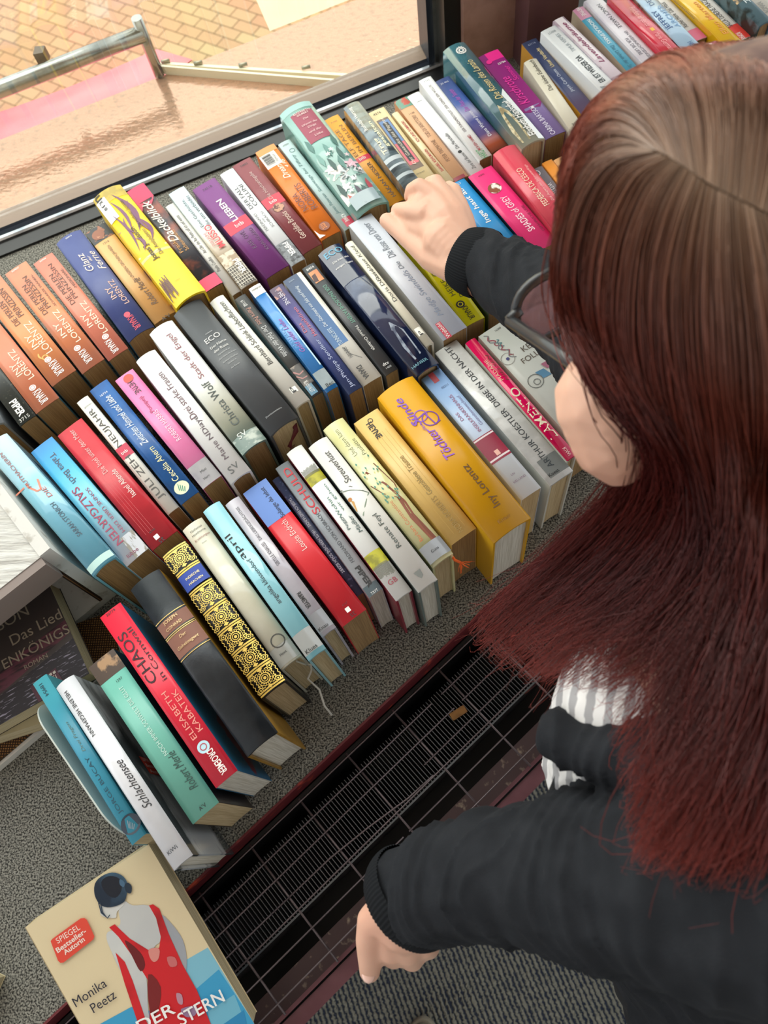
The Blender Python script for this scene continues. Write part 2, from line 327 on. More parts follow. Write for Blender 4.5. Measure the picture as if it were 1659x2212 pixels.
def book(q, h=.12, cover='#888888', art=(), kind='pb', page='tan', label='', group=None, z0=0, dc=None, finish=.32, side=None, sag=None, rzadd=0, wscale=1.0, dz=0):
    """q: crop key + spine corners TL TR BR BL (with crop switches); returns the book's Empty"""
    global NB; NB += 1
    pts = []; cur = None; cl = []
    for t in q:
        if isinstance(t, str): cur = t
        else: pts.append(pc(cur, *t)); cl.append(cur)
    top = z0+h; w = [at(*p, top) for p in pts]
    A = (w[0]+w[1])/2; B_ = (w[2]+w[3])/2; d = (B_-A); L = d.length; d.normalize(); y = Vector((-d.y, d.x, 0))
    Wd = ((w[1]-w[0]).dot(y)+(w[2]-w[3]).dot(y))/2*wscale-.0006
    root = empty('book', (A.x, A.y, z0), math.atan2(d.y, d.x))
    root['label'] = label; root['category'] = 'book'
    if group: root['group'] = group
    hc = kind == 'hc'; th = .0024 if hc else .0006
    s = sag if sag is not None else (Wd*.13 if hc else .0008)
    hs = h-s
    def zt(v): return hs+s*(1-abs(2*v-1)**2.3)
    n = 14 if hc or s > .002 else 6
    prof = [(-Wd/2, 0, -hs/Wd)]+[((v-.5)*Wd, zt(v), v) for v in [i/n for i in range(n+1)]]+[(Wd/2, 0, 1+hs/Wd)]
    wi = Wd/2-th
    inn = [(-wi, 0)]+[((i/n-.5)*2*wi, zt(i/n)-th) for i in range(n+1)]+[(wi, 0)]
    bm = bmesh.new(); uv = bm.loops.layers.uv.new('UVMap')
    mats = [cover if not isinstance(cover, str) else mat(cover, finish, bump=.12, bscale=90, bdist=.0008)]
    if side: mats.append(side if not isinstance(side, str) else mat(side, finish))
    def face(vs, uvs, mi=0, sm=False):
        f = bm.faces.new(vs); f.material_index = mi; f.smooth = sm
        for lp, u in zip(f.loops, uvs): lp[uv].uv = u
        return f
    o0 = [bm.verts.new((0, a, b)) for a, b, _ in prof]; o1 = [bm.verts.new((L, a, b)) for a, b, _ in prof]
    i0 = [bm.verts.new((0, a, b)) for a, b in inn]; i1 = [bm.verts.new((L, a, b)) for a, b in inn]
    N = len(prof)
    for i in range(N-1):
        va, vb = prof[i][2], prof[i+1][2]; mi = 1 if side and i in (0, N-2) else 0
        face((o0[i], o1[i], o1[i+1], o0[i+1]), ((0, va), (1, va), (1, vb), (0, vb)), mi, 0 < i < N-2)
        face((i0[i+1], i1[i+1], i1[i], i0[i]), ((0, vb), (1, vb), (1, va), (0, va)), mi)
        face((o0[i+1], i0[i+1], i0[i], o0[i]), ((0, vb), (0, vb), (0, va), (0, va)), mi)
        face((o1[i], i1[i], i1[i+1], o1[i+1]), ((1, va), (1, va), (1, vb), (1, vb)), mi)
    for a in (0, N-1): face((o0[a], i0[a], i1[a], o1[a]), ((0, 0),)*4)
    lay = [0]
    def midx(m):
        if m not in mats: mats.append(m)
        return mats.index(m)
    def z_at(v, off):
        if v < 0 or v > 1: return None
        return zt(v)+off
    def put(u, v, off): return bm.verts.new((u*L, (v-.5)*Wd, zt(min(max(v, 0), 1))+off))
    def rect(u0, u1, v0, v1, m):
        lay[0] += 1; off = .00012*lay[0]; k = max(1, int(math.ceil(abs(v1-v0)*n))); mi = midx(m)
        ra = [put(u0, v0+(v1-v0)*i/k, off) for i in range(k+1)]; rb = [put(u1, v0+(v1-v0)*i/k, off) for i in range(k+1)]
        for i in range(k): face((ra[i], rb[i], rb[i+1], ra[i+1]), ((u0, v0), (u1, v0), (u1, v1), (u0, v1)), mi, True)
    def loc(c, x, y_):   # picture point on the spine -> u, v
        p = at(*pc(c, x, y_), top)-A; return (p.dot(d)/L, p.dot(y)/Wd+.5)
    dcr = dc or cl[0]
    for a in art:
        t = a[0]; c = dcr
        if t in CR: c = t; a = a[1:]; t = a[0]
        if t in 'BDX':       # lettering: (orient, text, (x,y),(x,y), v0, v1, colour, shear, bold)
            _, s_, pa, pb_, v0, v1, col = a[:7]; sh = a[7] if len(a) > 7 else 0; bo = a[8] if len(a) > 8 else 0
            ua, ub = (loc(c, *pa)[0], loc(c, *pb_)[0]) if isinstance(pa, tuple) else (pa, pb_)
            u0, u1 = min(ua, ub), max(ua, ub)
            if t == 'X':     # natural proportions for lettering across the spine
                hh = abs(v1-v0)*Wd/aspect(s_, sh)/L/2; um = (u0+u1)/2; u0, u1 = um-hh, um+hh
            vs, fs = glyphs(s_, sh, bo); mi = midx(ink(col)); off = .00012*(lay[0]+3)+(.0002 if s > .002 else 0)
            def mp(x, y2):
                if t == 'B': return (u1-x*(u1-u0), v1-y2*(v1-v0))
                if t == 'D': return (u0+x*(u1-u0), v0+y2*(v1-v0))
                return (u1-y2*(u1-u0), v0+x*(v1-v0))
            bv = [put(*mp(*p), off) for p in vs]
            for f_ in fs:
                try: face([bv[i] for i in f_], ((0, 0),)*len(f_), mi)
                except ValueError: pass
        elif t == 'R':       # rectangle (R, u0|pt, u1|pt, v0, v1, colour or material)
            _, ua, ub, v0, v1, col = a
            ua = loc(c, *ua)[0] if isinstance(ua, tuple) else ua; ub = loc(c, *ub)[0] if isinstance(ub, tuple) else ub
            rect(ua, ub, v0, v1, ink(col) if isinstance(col, str) else col)
        elif t == 'O':       # ring or disc (O, pt, radius m, inner m, colour)
            _, p, r, ri, col = a[:5]; u_, v_ = loc(c, *p) if isinstance(p[0], (int, float)) and (p[0] > 1.5 or p[1] > 1.5) else p
            lay[0] += 1 if len(art) < 60 else 0; off = .00012*(lay[0]+2); mi = midx(ink(col) if isinstance(col, str) else col); m_ = 18
            O = [put(u_+math.cos(2*PI*i/m_)*r/L, v_+math.sin(2*PI*i/m_)*r/Wd, off) for i in range(m_)]
            if ri > 0:
                I = [put(u_+math.cos(2*PI*i/m_)*ri/L, v_+math.sin(2*PI*i/m_)*ri/Wd, off) for i in range(m_)]
                for i in range(m_): face((O[i], O[(i+1) % m_], I[(i+1) % m_], I[i]), ((0, 0),)*4, mi)
            else: face(O, ((0, 0),)*m_, mi)
        elif t == 'S':       # stroke polyline (S, [(u,v)|pts], width m, colour)
            _, ps, wd_, col = a; off = .00012*(lay[0]+2); mi = midx(ink(col))
            ps = [loc(c, *p) if (abs(p[0]) > 1.6 or abs(p[1]) > 1.6) else p for p in ps]
            for p0, p1 in zip(ps, ps[1:]):
                dx, dy = (p1[0]-p0[0])*L, (p1[1]-p0[1])*Wd; ln = math.hypot(dx, dy) or 1; nx_, ny_ = -dy/ln*wd_/2, dx/ln*wd_/2
                face([put(p[0]+sx*nx_/L, p[1]+sx*ny_/Wd, off) for p, sx in ((p0, -1), (p1, -1), (p1, 1), (p0, 1))], ((0, 0),)*4, mi)
        elif t == 'Q':       # sticker on the front board: (Q, u0, u1, z0, z1, colour, lines)
            _, u0, u1, z0_, z1_, col, lines = a; yy = Wd/2+.0003; mi = midx(ink(col))
            face([bm.verts.new((u_*L, yy, z_)) for u_, z_ in ((u0, z0_), (u0, z1_), (u1, z1_), (u1, z0_))], ((0, 0),)*4, mi); mi = midx(ink('#f6e2d6'))
            for k_, tx in enumerate(lines):
                vs, fs = glyphs(tx, 0, .01); c_ = u0+(u1-u0)*(k_+1)/len(lines)-.006; hh = (u1-u0)/len(lines)*.62
                bv = [bm.verts.new(((c_-gy*hh)*L, yy+.0003, z1_-.003-gx*(z1_-z0_-.006))) for gx, gy in vs]
                for f_ in fs:
                    try: face([bv[i] for i in f_], ((0, 0),)*len(f_), mi)
                    except ValueError: pass
        elif t == 'G':       # free polygon (G, pts, colour)
            _, ps, col = a; lay[0] += 1; off = .00012*lay[0]; mi = midx(ink(col) if isinstance(col, str) else col)
            ps = [loc(c, *p) if (abs(p[0]) > 1.6 or abs(p[1]) > 1.6) else p for p in ps]
            face([put(u_, min(max(v_, 0), 1), off) for u_, v_ in ps], [(u_, v_) for u_, v_ in ps], mi)
    obj('cover', bm_mesh(bm, mats), root)
    # pages
    ins = .003 if hc else .0003; m = .003 if hc else .0002
    bm = bmesh.new(); k = 8
    pr = [(-wi+.0002, m)]+[((i/k-.5)*2*(wi-.0002), zt(i/k)-th-.0008) for i in range(k+1)]+[(wi-.0002, m)]+[(wi*.4, m+.002), (0, m+.003), (-wi*.4, m+.002)]
    a = [bm.verts.new((ins, *p)) for p in pr]; b_ = [bm.verts.new((L-ins, *p)) for p in pr]; N = len(pr)
    bm.faces.new(a); bm.faces.new(b_[::-1])
    for i in range(N): bm.faces.new((a[i], b_[i], b_[(i+1) % N], a[(i+1) % N]))
    bmesh.ops.recalc_face_normals(bm, faces=bm.faces)
    obj('pages', bm_mesh(bm, paper[page]), root)
    root['_'] = 0; del root['_']
    root_info[root.name] = (L, Wd, zt)
    return root
root_info = {}
WIN, MID, FRO, LEF = 'books in the row along the window', 'books in the middle row', 'books in the front row', 'books standing in the lower left group'
K1 = '#1c1a1a'; Wt = '#f4f2ee'
def knaur(c, pa, pb_, v0, v1, col): return (c, 'D', 'KNAUR', pa, pb_, v0, v1, col, 0, .006)
# ======== row along the window
book(('D1', (-300, 90), (-140, 20), (62, 455), (-70, 500)), .12, '#8c949b', kind='hc', label='grey book at the left picture edge beside the dark speckled paperback', group=WIN)
book(('D1', (-455, -240), (-315, -308), (255, 452), (115, 520)), .12, mat('#343834', .35, noise=('#8d8a74', 300, .62, .72, 6)), [('D', 'PIPER', (50, 340), (135, 450), .28, .70, Wt, 0, .03), ('X', '3715', (140, 455), (172, 482), .15, .75, '#cfcfc8')],
     label='speckled dark grey paperback with white letters and digits at the left edge', group=WIN)
def orange(q, c, arts, lab, cov): book(q, .12, cov, arts, dc=c, label=lab, group=WIN, side='#2f6f86')
oc = [mat('#d9805a', .38, noise=('#cf8468', 18, .4, .62), bump=.15, bscale=60, grad=[(0, '#d08e6c'), (.45, '#e88f55'), (1, '#d87c5c')]),
      mat('#d98a5a', .38, noise=('#c5846c', 14, .45, .65), bump=.15, bscale=60, grad=[(0, '#cf8668'), (.6, '#ec9656'), (1, '#dc8660')]),
      mat('#d57f68', .38, noise=('#cf8d78', 11, .45, .65), bump=.15, bscale=60, grad=[(0, '#d8806c'), (.4, '#e68566'), (1, '#d87a66')]),
      mat('#dd7f5c', .38, noise=('#d58a6a', 16, .45, .65), bump=.15, bscale=60)]
br_ = '#5b3a2c'
orange(('D1', (-328, -345), (-135, -450), (455, 300), (262, 405)), 'C4', [('B', 'INY', (150, 1560), (80, 1480), .28, .52, '#f5e6c8'), ('B', 'LORENTZ', (225, 1590), (70, 1370), .54, .80, '#f5e6c8'),
       ('D1', 'O', (245, 215), .0042, .0, Wt), ('D1', 'O', (245, 215), .0028, .0022, '#c06a50'), knaur('D1', (262, 245), (345, 330), .35, .68, Wt)], 'orange paperback in worn cream and white lettering, leftmost of the four orange ones', oc[3])
orange(('C4', (-195, 875), (10, 775), (600, 1525), (395, 1625)), 'C4', [('B', 'DIE PERLEN', (130, 1170), (0, 990), .28, .50, br_), ('B', 'PRINZESSIN', (170, 1090), (10, 880), .56, .80, br_), ('B', 'INY', (290, 1340), (215, 1240), .28, .52, '#f5e6c8'), ('B', 'LORENTZ', (380, 1380), (195, 1150), .54, .80, '#f5e6c8'),
       ('O', (374, 1432), .0042, .0, Wt), ('O', (374, 1432), .0028, .0022, '#c06a50'), knaur('C4', (385, 1460), (470, 1550), .35, .68, Wt)], 'orange map-patterned paperback with brown title, second from the left of the four', oc[1])
orange(('C4', (30, 760), (205, 665), (825, 1435), (625, 1530)), 'C4', [('X', '50907', (115, 715), (135, 740), .28, .62, Wt), ('B', 'DIE PERLEN', (330, 1095), (165, 870), .22, .42, br_), ('B', 'PRINZESSIN', (375, 1030), (200, 780), .45, .66, br_), ('B', '-SCHWARZE TRÄNEN-', (430, 1020), (240, 770), .76, .86, br_),
       ('B', 'INY', (515, 1250), (430, 1150), .25, .46, '#f5e6c8'), ('B', 'LORENTZ', (600, 1295), (410, 1060), .55, .78, '#f5e6c8'),
       ('O', (603, 1342), .0042, .0, Wt), ('O', (603, 1342), .0028, .0022, '#c06a50'), knaur('C4', (615, 1375), (690, 1460), .35, .66, Wt)], 'orange map-patterned paperback with brown title, third of the four and paler at its window end', oc[0])
orange(('C4', (255, 680), (405, 598), (1005, 1340), (835, 1440)), 'C4', [('X', '50908', (330, 640), (350, 665), .3, .62, Wt), ('B', 'DIE PERLEN', (560, 1005), (380, 780), .22, .44, br_), ('B', 'PRINZESSIN', (610, 940), (400, 680), .48, .68, br_), ('B', '-MISSIONARE-', (615, 860), (500, 700), .80, .92, br_),
       ('B', 'INY', (725, 1165), (655, 1070), .22, .45, '#f5e6c8'), ('B', 'LORENTZ', (825, 1215), (640, 980), .55, .80, '#f5e6c8'),
       ('O', (822, 1252), .0042, .0, Wt), ('O', (822, 1252), .0028, .0022, '#c06a50'), knaur('C4', (835, 1285), (915, 1370), .35, .66, Wt)], 'rose-orange paperback with brown title beside the dark blue one', oc[2])
book(('C4', (415, 500), (628, 420), (1200, 1160), (985, 1285)), .125, mat('#3e4a86', .35, noise=('#4a568f', 20, .4, .6)), [('X', '50414', (510, 475), (545, 490), .38, .62, Wt), ('B', 'Glanz', (700, 750), (600, 620), .30, .56, '#ecdcd4', .35), ('B', 'der', (705, 670), (670, 630), .60, .68, '#ecdcd4', .3), ('B', 'Ferne', (790, 730), (690, 590), .70, .92, '#ecdcd4', .35),
     ('B', 'INY', (890, 960), (820, 880), .42, .60, '#e6b8a8'), ('B', 'LORENTZ', (970, 1000), (830, 825), .66, .84, '#e6b8a8'), ('O', (990, 1080), .004, 0, '#e0405a'), ('D', 'KNAUR', (1005, 1095), (1080, 1190), .42, .66, '#e0405a', 0, .006)],
     dc='C4', side=mat('#2f7ba0', .3, noise=('#9fd0d8', 14, .5, .7)), label='dark blue paperback with curled spine and pale title, beside the orange ones', group=WIN, sag=.004)
book(('C4', (655, 430), (835, 370), (1375, 1050), (1200, 1150)), .12, mat('#e6b06e', .4, noise=('#efc58a', 9, .4, .7)), [('R', -.0, .14, 0, 1, mat('#2d3136', .4, noise=('#a3684a', 90, .56, .6))), ('O', (.075, .42), .0085, 0, '#9a5f45'), ('G', [(.045, .38), (.05, .6), (.085, .66), (.13, .55), (.12, .35), (.08, .3)], '#c48a68'), ('X', '1314', (815, 510), (840, 525), .35, .62, K1),
     ('B', 'IN UNSEREN GRÜNEN JAHREN', (1045, 830), (850, 540), .38, .58, '#6a4a2a'), ('B', 'Robert Merle', (1215, 1000), (1060, 800), .40, .68, '#5a3c22', .35), ('X', 'A\'V', (1270, 1090), (1310, 1120), .35, .75, K1)], label='pale orange paperback with a small dark portrait at its window end', group=WIN)
book(('C4', (690, 165), (935, 55), (1585, 880), (1355, 1010)), .15, mat('#f2cf12', .3, noise=('#7a4668', 30, .60, .63, 5), bump=.1), [('R', 0, .10, 0, 1, mat('#cdb23a', .4, noise=('#b59c3c', 60, .45, .6))), ('R', .56, 1, 0, 1, '#f4d21e'), ('R', .60, .62, .0, 1, '#e3d28a'), ('S', [(.57, .02), (.61, .3), (.60, .6), (.57, .98)], .0022, '#efe3b0'),
     ('R', .045, .24, .0, .34, '#e6e6e4'), ('D', 'u', (735, 165), (760, 195), .05, .26, K1), ('D', 'K', (765, 205), (780, 220), .08, .22, K1), ('D', 'J', (785, 228), (795, 240), .08, .2, K1), ('X', 'e', (805, 250), (815, 265), .1, .2, K1),
     ('B', 'Jonas Jonasson', (1215, 660), (1020, 410), .32, .54, '#38291a', 0, .015), ('B', 'Die Analphabetin, die rechnen konnte', (1265, 600), (930, 200), .60, .76, '#4a3420'), ('X', 'carlsbooks', (1375, 740), (1430, 860), .45, .62, '#8a6a1a')]
     + [('G', [(u_+du*k, v_+dv*math.sin(k*PI)*(1 if k < 1 else -1)*.5+(.0 if k < 1 else 0)) for k in [i/8 for i in range(9)]]+[(u_+du*k, v_+dv*.25*math.sin(k*PI)) for k in [i/8 for i in range(7, 0, -1)]], '#7d4a6c') for u_, v_, du, dv in ((.06, .55, .36, .7), (.10, .36, .30, .4), (.20, .18, .34, .34), (.14, .86, .34, -.36), (.30, .70, .22, .5), (.44, .30, .12, .4), (.26, .42, .16, -.3))]
     + [('S', [(.80+.02*math.sin(i*2.1), .06+.03*i), (.93+.03*math.cos(i*1.7), .03+.034*i)], .0009, '#5d3350') for i in range(9)],
     kind='hc', page='tan', label='thick bright yellow and purple hardcover with a paper label at its window end', group=WIN)
book(('C4', (985, 120), (1125, 50), 'C5', (440, 1425), (310, 1495)), .12, mat('#33323a', .3, noise=('#a35a48', 22, .58, .72)), [('R', 0, .14, 0, 1, '#df2f5f'), ('G', [(.13, 0), (.13, 1), (.16, .9), (.20, .6), (.16, .3), (.21, 0)], '#c9405f'), ('R', .905, 1, 0, 1, '#df2f5f'),
     ('C4', 'B', 'Dackelblick', (1380, 510), (1130, 200), .18, .62, '#f4efe8', .4, .012), ('B', 'Frauke', (240, 1310), (170, 1190), .22, .42, '#d49a52'), ('B', 'Scheunemann', (300, 1280), (150, 1140), .52, .72, '#d49a52'), ('O', (340, 1385), .007, .005, '#e0b050'), ('O', (355, 1410), .004, .0025, '#e0b050')],
     label='charcoal paperback with white script title and crimson ends beside the yellow hardcover', group=WIN)
book(('C4', (1285, 240), (1345, 212), 'C5', (572, 1485), (490, 1525)), .115, '#e4e2dc', [('X', '23146', (50, 910), (100, 945), .2, .7, K1), ('B', 'Am Ufer des Rio Piedra saß ich und weinte', (395, 1310), (145, 1020), .25, .62, '#4a4a4a', .25), ('O', (403, 1337), .0022, 0, K1), ('B', 'Paulo Coelho', (500, 1460), (415, 1350), .25, .62, '#4a4a4a', .25)],
     label='thin off-white paperback with small grey lettering between charcoal and pale blue paperbacks', group=WIN)
book(('C5', (40, 790), (160, 738), (690, 1415), (565, 1475)), .12, mat('#e9eeee', .35, grad=[(0, '#cfe4ee'), (.4, '#e3eef0'), (.6, '#e6dccb'), (.72, '#bfa88a'), (1, '#8a765c')]), [('R', .68, .80, 0, 1, mat('#a58e70', .4, noise=('#d9cdb8', 120, .45, .55))), ('R', .80, .995, 0, 1, mat('#4e473f', .4, noise=('#8f8676', 100, .5, .55)))]
     + [('R', .81+i*.025, .815+i*.025, .02, .98, '#d6cfc0') for i in range(7)]+[('R', .81, .985, .08+i*.14, .11+i*.14, '#d6cfc0') for i in range(7)]
     + [('B', 'Eine Geschichte,', (310, 1030), (135, 850), .30, .52, '#22303a', 0, .008), ('B', 'die uns verbindet', (370, 1010), (170, 820), .64, .86, '#22303a', 0, .008), ('B', 'GUILLAUME', (395, 1165), (325, 1070), .18, .36, '#c03a44'), ('B', 'MUSSO', (470, 1160), (350, 1010), .40, .80, '#d0323c', 0, .01), ('D', 'PIPER', (510, 1275), (590, 1365), .55, .85, Wt, 0, .03)],
     label='pale blue to brown paperback with a city photograph and red author letters', group=WIN)
book(('C5', (205, 755), (385, 680), (915, 1305), (740, 1395)), .12, '#7d3a82', [('X', '74518', (300, 740), (345, 765), .3, .7, '#4a1f50'), ('B', 'LIEBEN', (520, 990), (400, 840), .42, .66, Wt, 0, .02), ('R', (525, 975), (570, 1050), 0, 1, '#e0304e'), ('X', 'btb', (525, 990), (575, 1035), .38, .72, Wt), ('B', 'KARL OVE', (655, 1190), (590, 1050), .34, .52, '#5a2a5c'), ('B', 'KNAUSGÅRD', (740, 1200), (590, 1060), .66, .84, '#5a2a5c')],
     label='violet paperback with bold white lettering and a small red band', group=WIN)
book(('C5', (410, 650), (510, 608), (1025, 1250), (925, 1315)), .12, '#e6e9ec', [('B', 'DER FALL', (640, 900), (525, 745), .16, .42, '#3a3a3a'), ('B', 'COLLINI', (675, 875), (555, 730), .52, .80, '#3a3a3a'), ('B', 'FERDINAND', (765, 1050), (670, 930), .12, .30, '#777777'), ('B', 'VON', (750, 990), (725, 965), .38, .50, '#777777'), ('B', 'SCHIRACH', (805, 1025), (710, 920), .58, .76, '#777777'),
     ('R', .79, 1, 0, 1, mat('#70757a', .35, noise=('#3c4046', 150, .5, .56))), ('D', 'PIPER', (865, 1150), (940, 1235), .42, .78, Wt, 0, .03), ('X', '30146', (930, 1240), (985, 1270), .2, .8, K1)], label='white paperback with grey photo band at its near end, left of the maroon one', group=WIN)
book(('C5', (497, 595), (635, 525), (1145, 1150), (1010, 1220)), .12, '#8a4248', [('X', '73852', (565, 580), (590, 600), .3, .7, K1), ('B', 'Die Hochzeitsgabe', (785, 830), (625, 640), .40, .64, '#c9a7a2', .1), ('R', (745, 825), (790, 890), 0, 1, '#d5304a'), ('X', 'btb', (760, 835), (800, 875), .3, .66, Wt), ('O', (835, 890), .0075, 0, mat('#c9977a', .5, noise=('#5c2a2a', 220, .45, .55))), ('B', 'Geraldine Brooks', (1000, 1120), (860, 930), .38, .66, '#ddc0b0', .1)],
     label='maroon paperback with a small flower and red band', group=WIN)
book(('C5', (668, 495), (800, 430), (1290, 1060), (1130, 1120)), .12, '#ec7c22', [('R', 0, .205, 0, .8, '#eeeae4'), ('R', .0, .06, 0, 1, '#ef9a50')]+[('R', .07+.0085*i, .07+.0085*i+.002+.0022*(i % 3), .08, .52, K1) for i in range(13)]+[('D', '*1309263SU', (775, 510), (800, 580), .58, .68, K1),
     ('B', 'Dream', (900, 690), (815, 590), .36, .66, '#fdf3e4', .4), ('B', '4 Fo', (880, 620), (850, 560), .74, .9, '#fdf3e4', .4), ('B', 'NORA', (1050, 910), (965, 790), .12, .42, '#5c2320'), ('B', 'ROBERTS', (1115, 895), (960, 730), .50, .82, '#5c2320'), ('O', (1165, 1030), .007, 0, '#8a4a30'), ('D', 'mt', (1150, 1015), (1180, 1045), .35, .62, '#ec8c42'), ('G', [(.985, 0), (.985, .3), (.955, .1), (.9, 0)], Wt)],
     label='orange paperback with dark red lettering and a white barcode sticker at its window end', group=WIN)
book(('C5', (832, 440), (915, 400), (1400, 1010), (1308, 1060)), .12, mat('#c3d6d4', .35, noise=('#a9c6c6', 10, .42, .62)), [('X', '47203', (880, 430), (905, 455), .2, .7, K1), ('O', (935, 483), .0038, .003, '#5f8a8a'), ('B', 'Sonntags bei Tiffany', (1135, 785), (955, 505), .28, .58, '#4f7f80', .3), ('B', 'James Patterson', (1280, 935), (1145, 800), .28, .58, '#3f6f72', .3), ('R', .90, .985, .3, 1, '#b72a44'), ('D', 'ROMANE', (1275, 955), (1315, 1005), .45, .75, Wt)],
     label='pale aqua paperback with italic lettering beside the large floral hardcover', group=WIN)
flo = mat('#86b3aa', .12, noise=('#2f5c58', 11, .50, .60, 3), bump=.25, bscale=35, coat=.6, bdist=.002)
flo2 = mat('#7fa39b', .12, noise=('#e6dcd8', 32, .50, .56, 2), coat=.5)
book(('C5', (835, 215), (1070, 118), (1640, 850), (1395, 945)), .138, flo, [('R', .58, .90, .0, 1, flo2), ('R', 0, .05, 0, 1, '#9fc9c4'), ('R', (985, 220), (1130, 420), .20, .88, '#9c3a52'), ('X', 'ELIZABETH', (995, 222), (995, 222), .30, .82, '#f3dfd8'), ('X', 'GILBERT', (1012, 235), (1012, 235), .36, .74, '#f3dfd8'),
     ('X', 'Das', (1035, 265), (1035, 265), .46, .62, '#e9c5c5', .15), ('X', 'Wesen der', (1060, 300), (1060, 300), .30, .80, '#e9c5c5', .15), ('X', 'Dinge', (1085, 320), (1085, 320), .42, .68, '#e9c5c5', .15), ('X', 'und der', (1105, 348), (1105, 348), .36, .76, '#e9c5c5', .15), ('X', 'Liebe', (1125, 378), (1125, 378), .44, .70, '#e9c5c5', .15)]
     + [('G', [(u+math.cos(t)*r*.2*(1+.35*math.sin(5*t+u*30)), v+math.sin(t)*r*(1+.35*math.sin(5*t+u*30))) for t in [k*2*PI/30 for k in range(30)]], c_) for u, v, r, c_ in ((.66, .35, .22, '#e9e4dc'), (.70, .62, .26, '#c9cfd2'), (.60, .20, .12, '#f4f2ee'), (.63, .80, .16, '#e3b9c6'), (.78, .25, .14, '#ffffff'), (.86, .75, .12, '#7a8f8c'))]
     + [('S', [(.70+.03*math.cos(a), .62+.2*math.sin(a)), (.70+.055*math.cos(a), .62+.33*math.sin(a))], .0012, '#3d5350') for a in [k*.5 for k in range(12)]]
     + [('G', [(u, v), (u+.03, v+.07*sv), (u+.08, v+.10*sv), (u+.13, v+.03*sv), (u+.07, v-.04*sv)], c_) for u, v, sv, c_ in ((.30, .10, 1, '#4f8078'), (.34, .85, -1, '#3f6e66'), (.40, .45, 1, '#5d9088'), (.46, .75, -1, '#3a625c'), (.44, .12, 1, '#74a39a'), (.52, .30, 1, '#2f5650'), (.54, .60, -1, '#4f8078'), (.72, .08, 1, '#33504c'), (.80, .45, 1, '#4a3f50'), (.78, .85, -1, '#a8404c'), (.84, .15, 1, '#c25a4a'), (.82, .60, 1, '#3a5a56'))]
     + [('G', [(u+math.cos(t)*.012*(1+.5*math.sin(5*t)), v+math.sin(t)*.06*(1+.5*math.sin(5*t))) for t in [k*2*PI/20 for k in range(20)]], c_) for u, v, c_ in ((.50, .40, '#f2efe8'), (.56, .85, '#e9c9d0'), (.70, .90, '#f0d8dc'), (.83, .30, '#f4f2ee'), (.76, .55, '#ffffff'), (.48, .55, '#dfe6e0'))]
     + [('R', .875, .975, .08, .85, mat('#9fb0b6', .15, noise=('#5a6a6e', 60, .55, .6)))],
     kind='hc', page='tan', label='thick wrapped hardcover with a botanical flower print and wine red title panel', group=WIN)
book(('C2', (520, 845), (630, 808), (1110, 1400), (995, 1470)), .12, '#eda32c', [('X', '71923', (580, 850), (600, 880), .3, .7, '#7a4a10'), ('B', 'ELF TAGE', (760, 1110), (590, 930), .20, .42, '#8a5a14'), ('B', 'IN BERLIN', (790, 1080), (630, 890), .58, .80, '#8a5a14'), ('R', (745, 1130), (790, 1150), 0, 1, '#d5304a'), ('X', 'btb', (765, 1115), (800, 1145), .3, .7, Wt), ('B', 'HÅKAN NESSER', (1020, 1400), (820, 1160), .42, .72, '#4a3010', 0, .004)],
     label='amber yellow paperback with a red band, right of the floral hardcover', group=WIN)
pls = mat('#6d7f86', .08, noise=('#39454c', 22, .45, .6), bump=.5, bscale=30, coat=.8, bdist=.003, stretch=(3, 1, 1))
book(('C2', (630, 770), (740, 712), (1230, 1345), (1105, 1400)), .14, pls, [('B', 'Rudolph Herzog', (790, 940), (670, 780), .15, .40, Wt), ('B', 'Trug', (930, 1110), (850, 1000), .22, .55, '#f2edc6', 0, .02), ('B', 'gestalten', (960, 1050), (820, 870), .58, .85, '#f2edc6', 0, .015), ('R', .62, .66, 0, 1, '#b9c2c6'), ('R', .70, .72, 0, 1, '#b9c2c6'), ('R', .80, .83, 0, 1, '#aab4b8')],
     kind='hc', label='slate grey plastic-wrapped hardcover with rounded spine, just behind the upper hand', group=WIN)
book(('C2', (808, 808), (950, 758), (1400, 1360), (1255, 1420)), .12, '#ecd7a4', [('X', '4276', (870, 800), (890, 825), .3, .7, K1), ('R', (915, 850), (1165, 1210), .24, .84, '#7d6a5c'), ('R', (935, 860), (1150, 1170), .29, .79, '#e8717c'), ('R', (935, 860), (1040, 1020), .29, .79, '#6a8fc4'), ('R', (950, 875), (1130, 1150), .40, .68, '#2c2b30'), ('B', 'Der Gesandte des Papstes', (1170, 1170), (930, 840), .44, .64, '#f0e6d0', .25),
     ('X', 'Christoph', (1200, 1210), (1245, 1240), .28, .7, '#4a4038'), ('X', 'Lode', (1240, 1250), (1290, 1280), .38, .62, '#4a4038')], label='cream paperback with a striped red, blue and black title panel', group=WIN)
book(('C2', (985, 812), (1030, 795), (1440, 1290), (1385, 1310)), .12, '#ecd9ae', [('B', 'ICH UND KAMINSKI', (1165, 1020), (1045, 875), .3, .72, '#b9373c', 0, .01), ('B', 'DANIEL KEHLMANN', (1340, 1230), (1215, 1075), .3, .72, '#b9373c', 0, .01)], label='slim cream paperback with small red capitals', group=WIN)
book(('C6', (175, 60), (268, 30), (715, 590), (610, 640)), .12, '#dfae85', [('R', 0, .11, .0, 1, mat('#6b9c86', .4, noise=('#c2503c', 90, .5, .56))), ('X', '1148', (290, 145), (310, 155), .3, .7, '#6a4a35'), ('B', 'TOD DI SKRITTORI?', (450, 310), (320, 160), .36, .64, '#8a6448'), ('B', 'PETER TREMAYNE', (570, 490), (455, 340), .36, .64, '#8a6448'), ('R', .965, 1, 0, .8, '#8a2f3c')], side='#e3a97b',
     label='tan paperback with a small green and red picture at its window end', group=WIN)
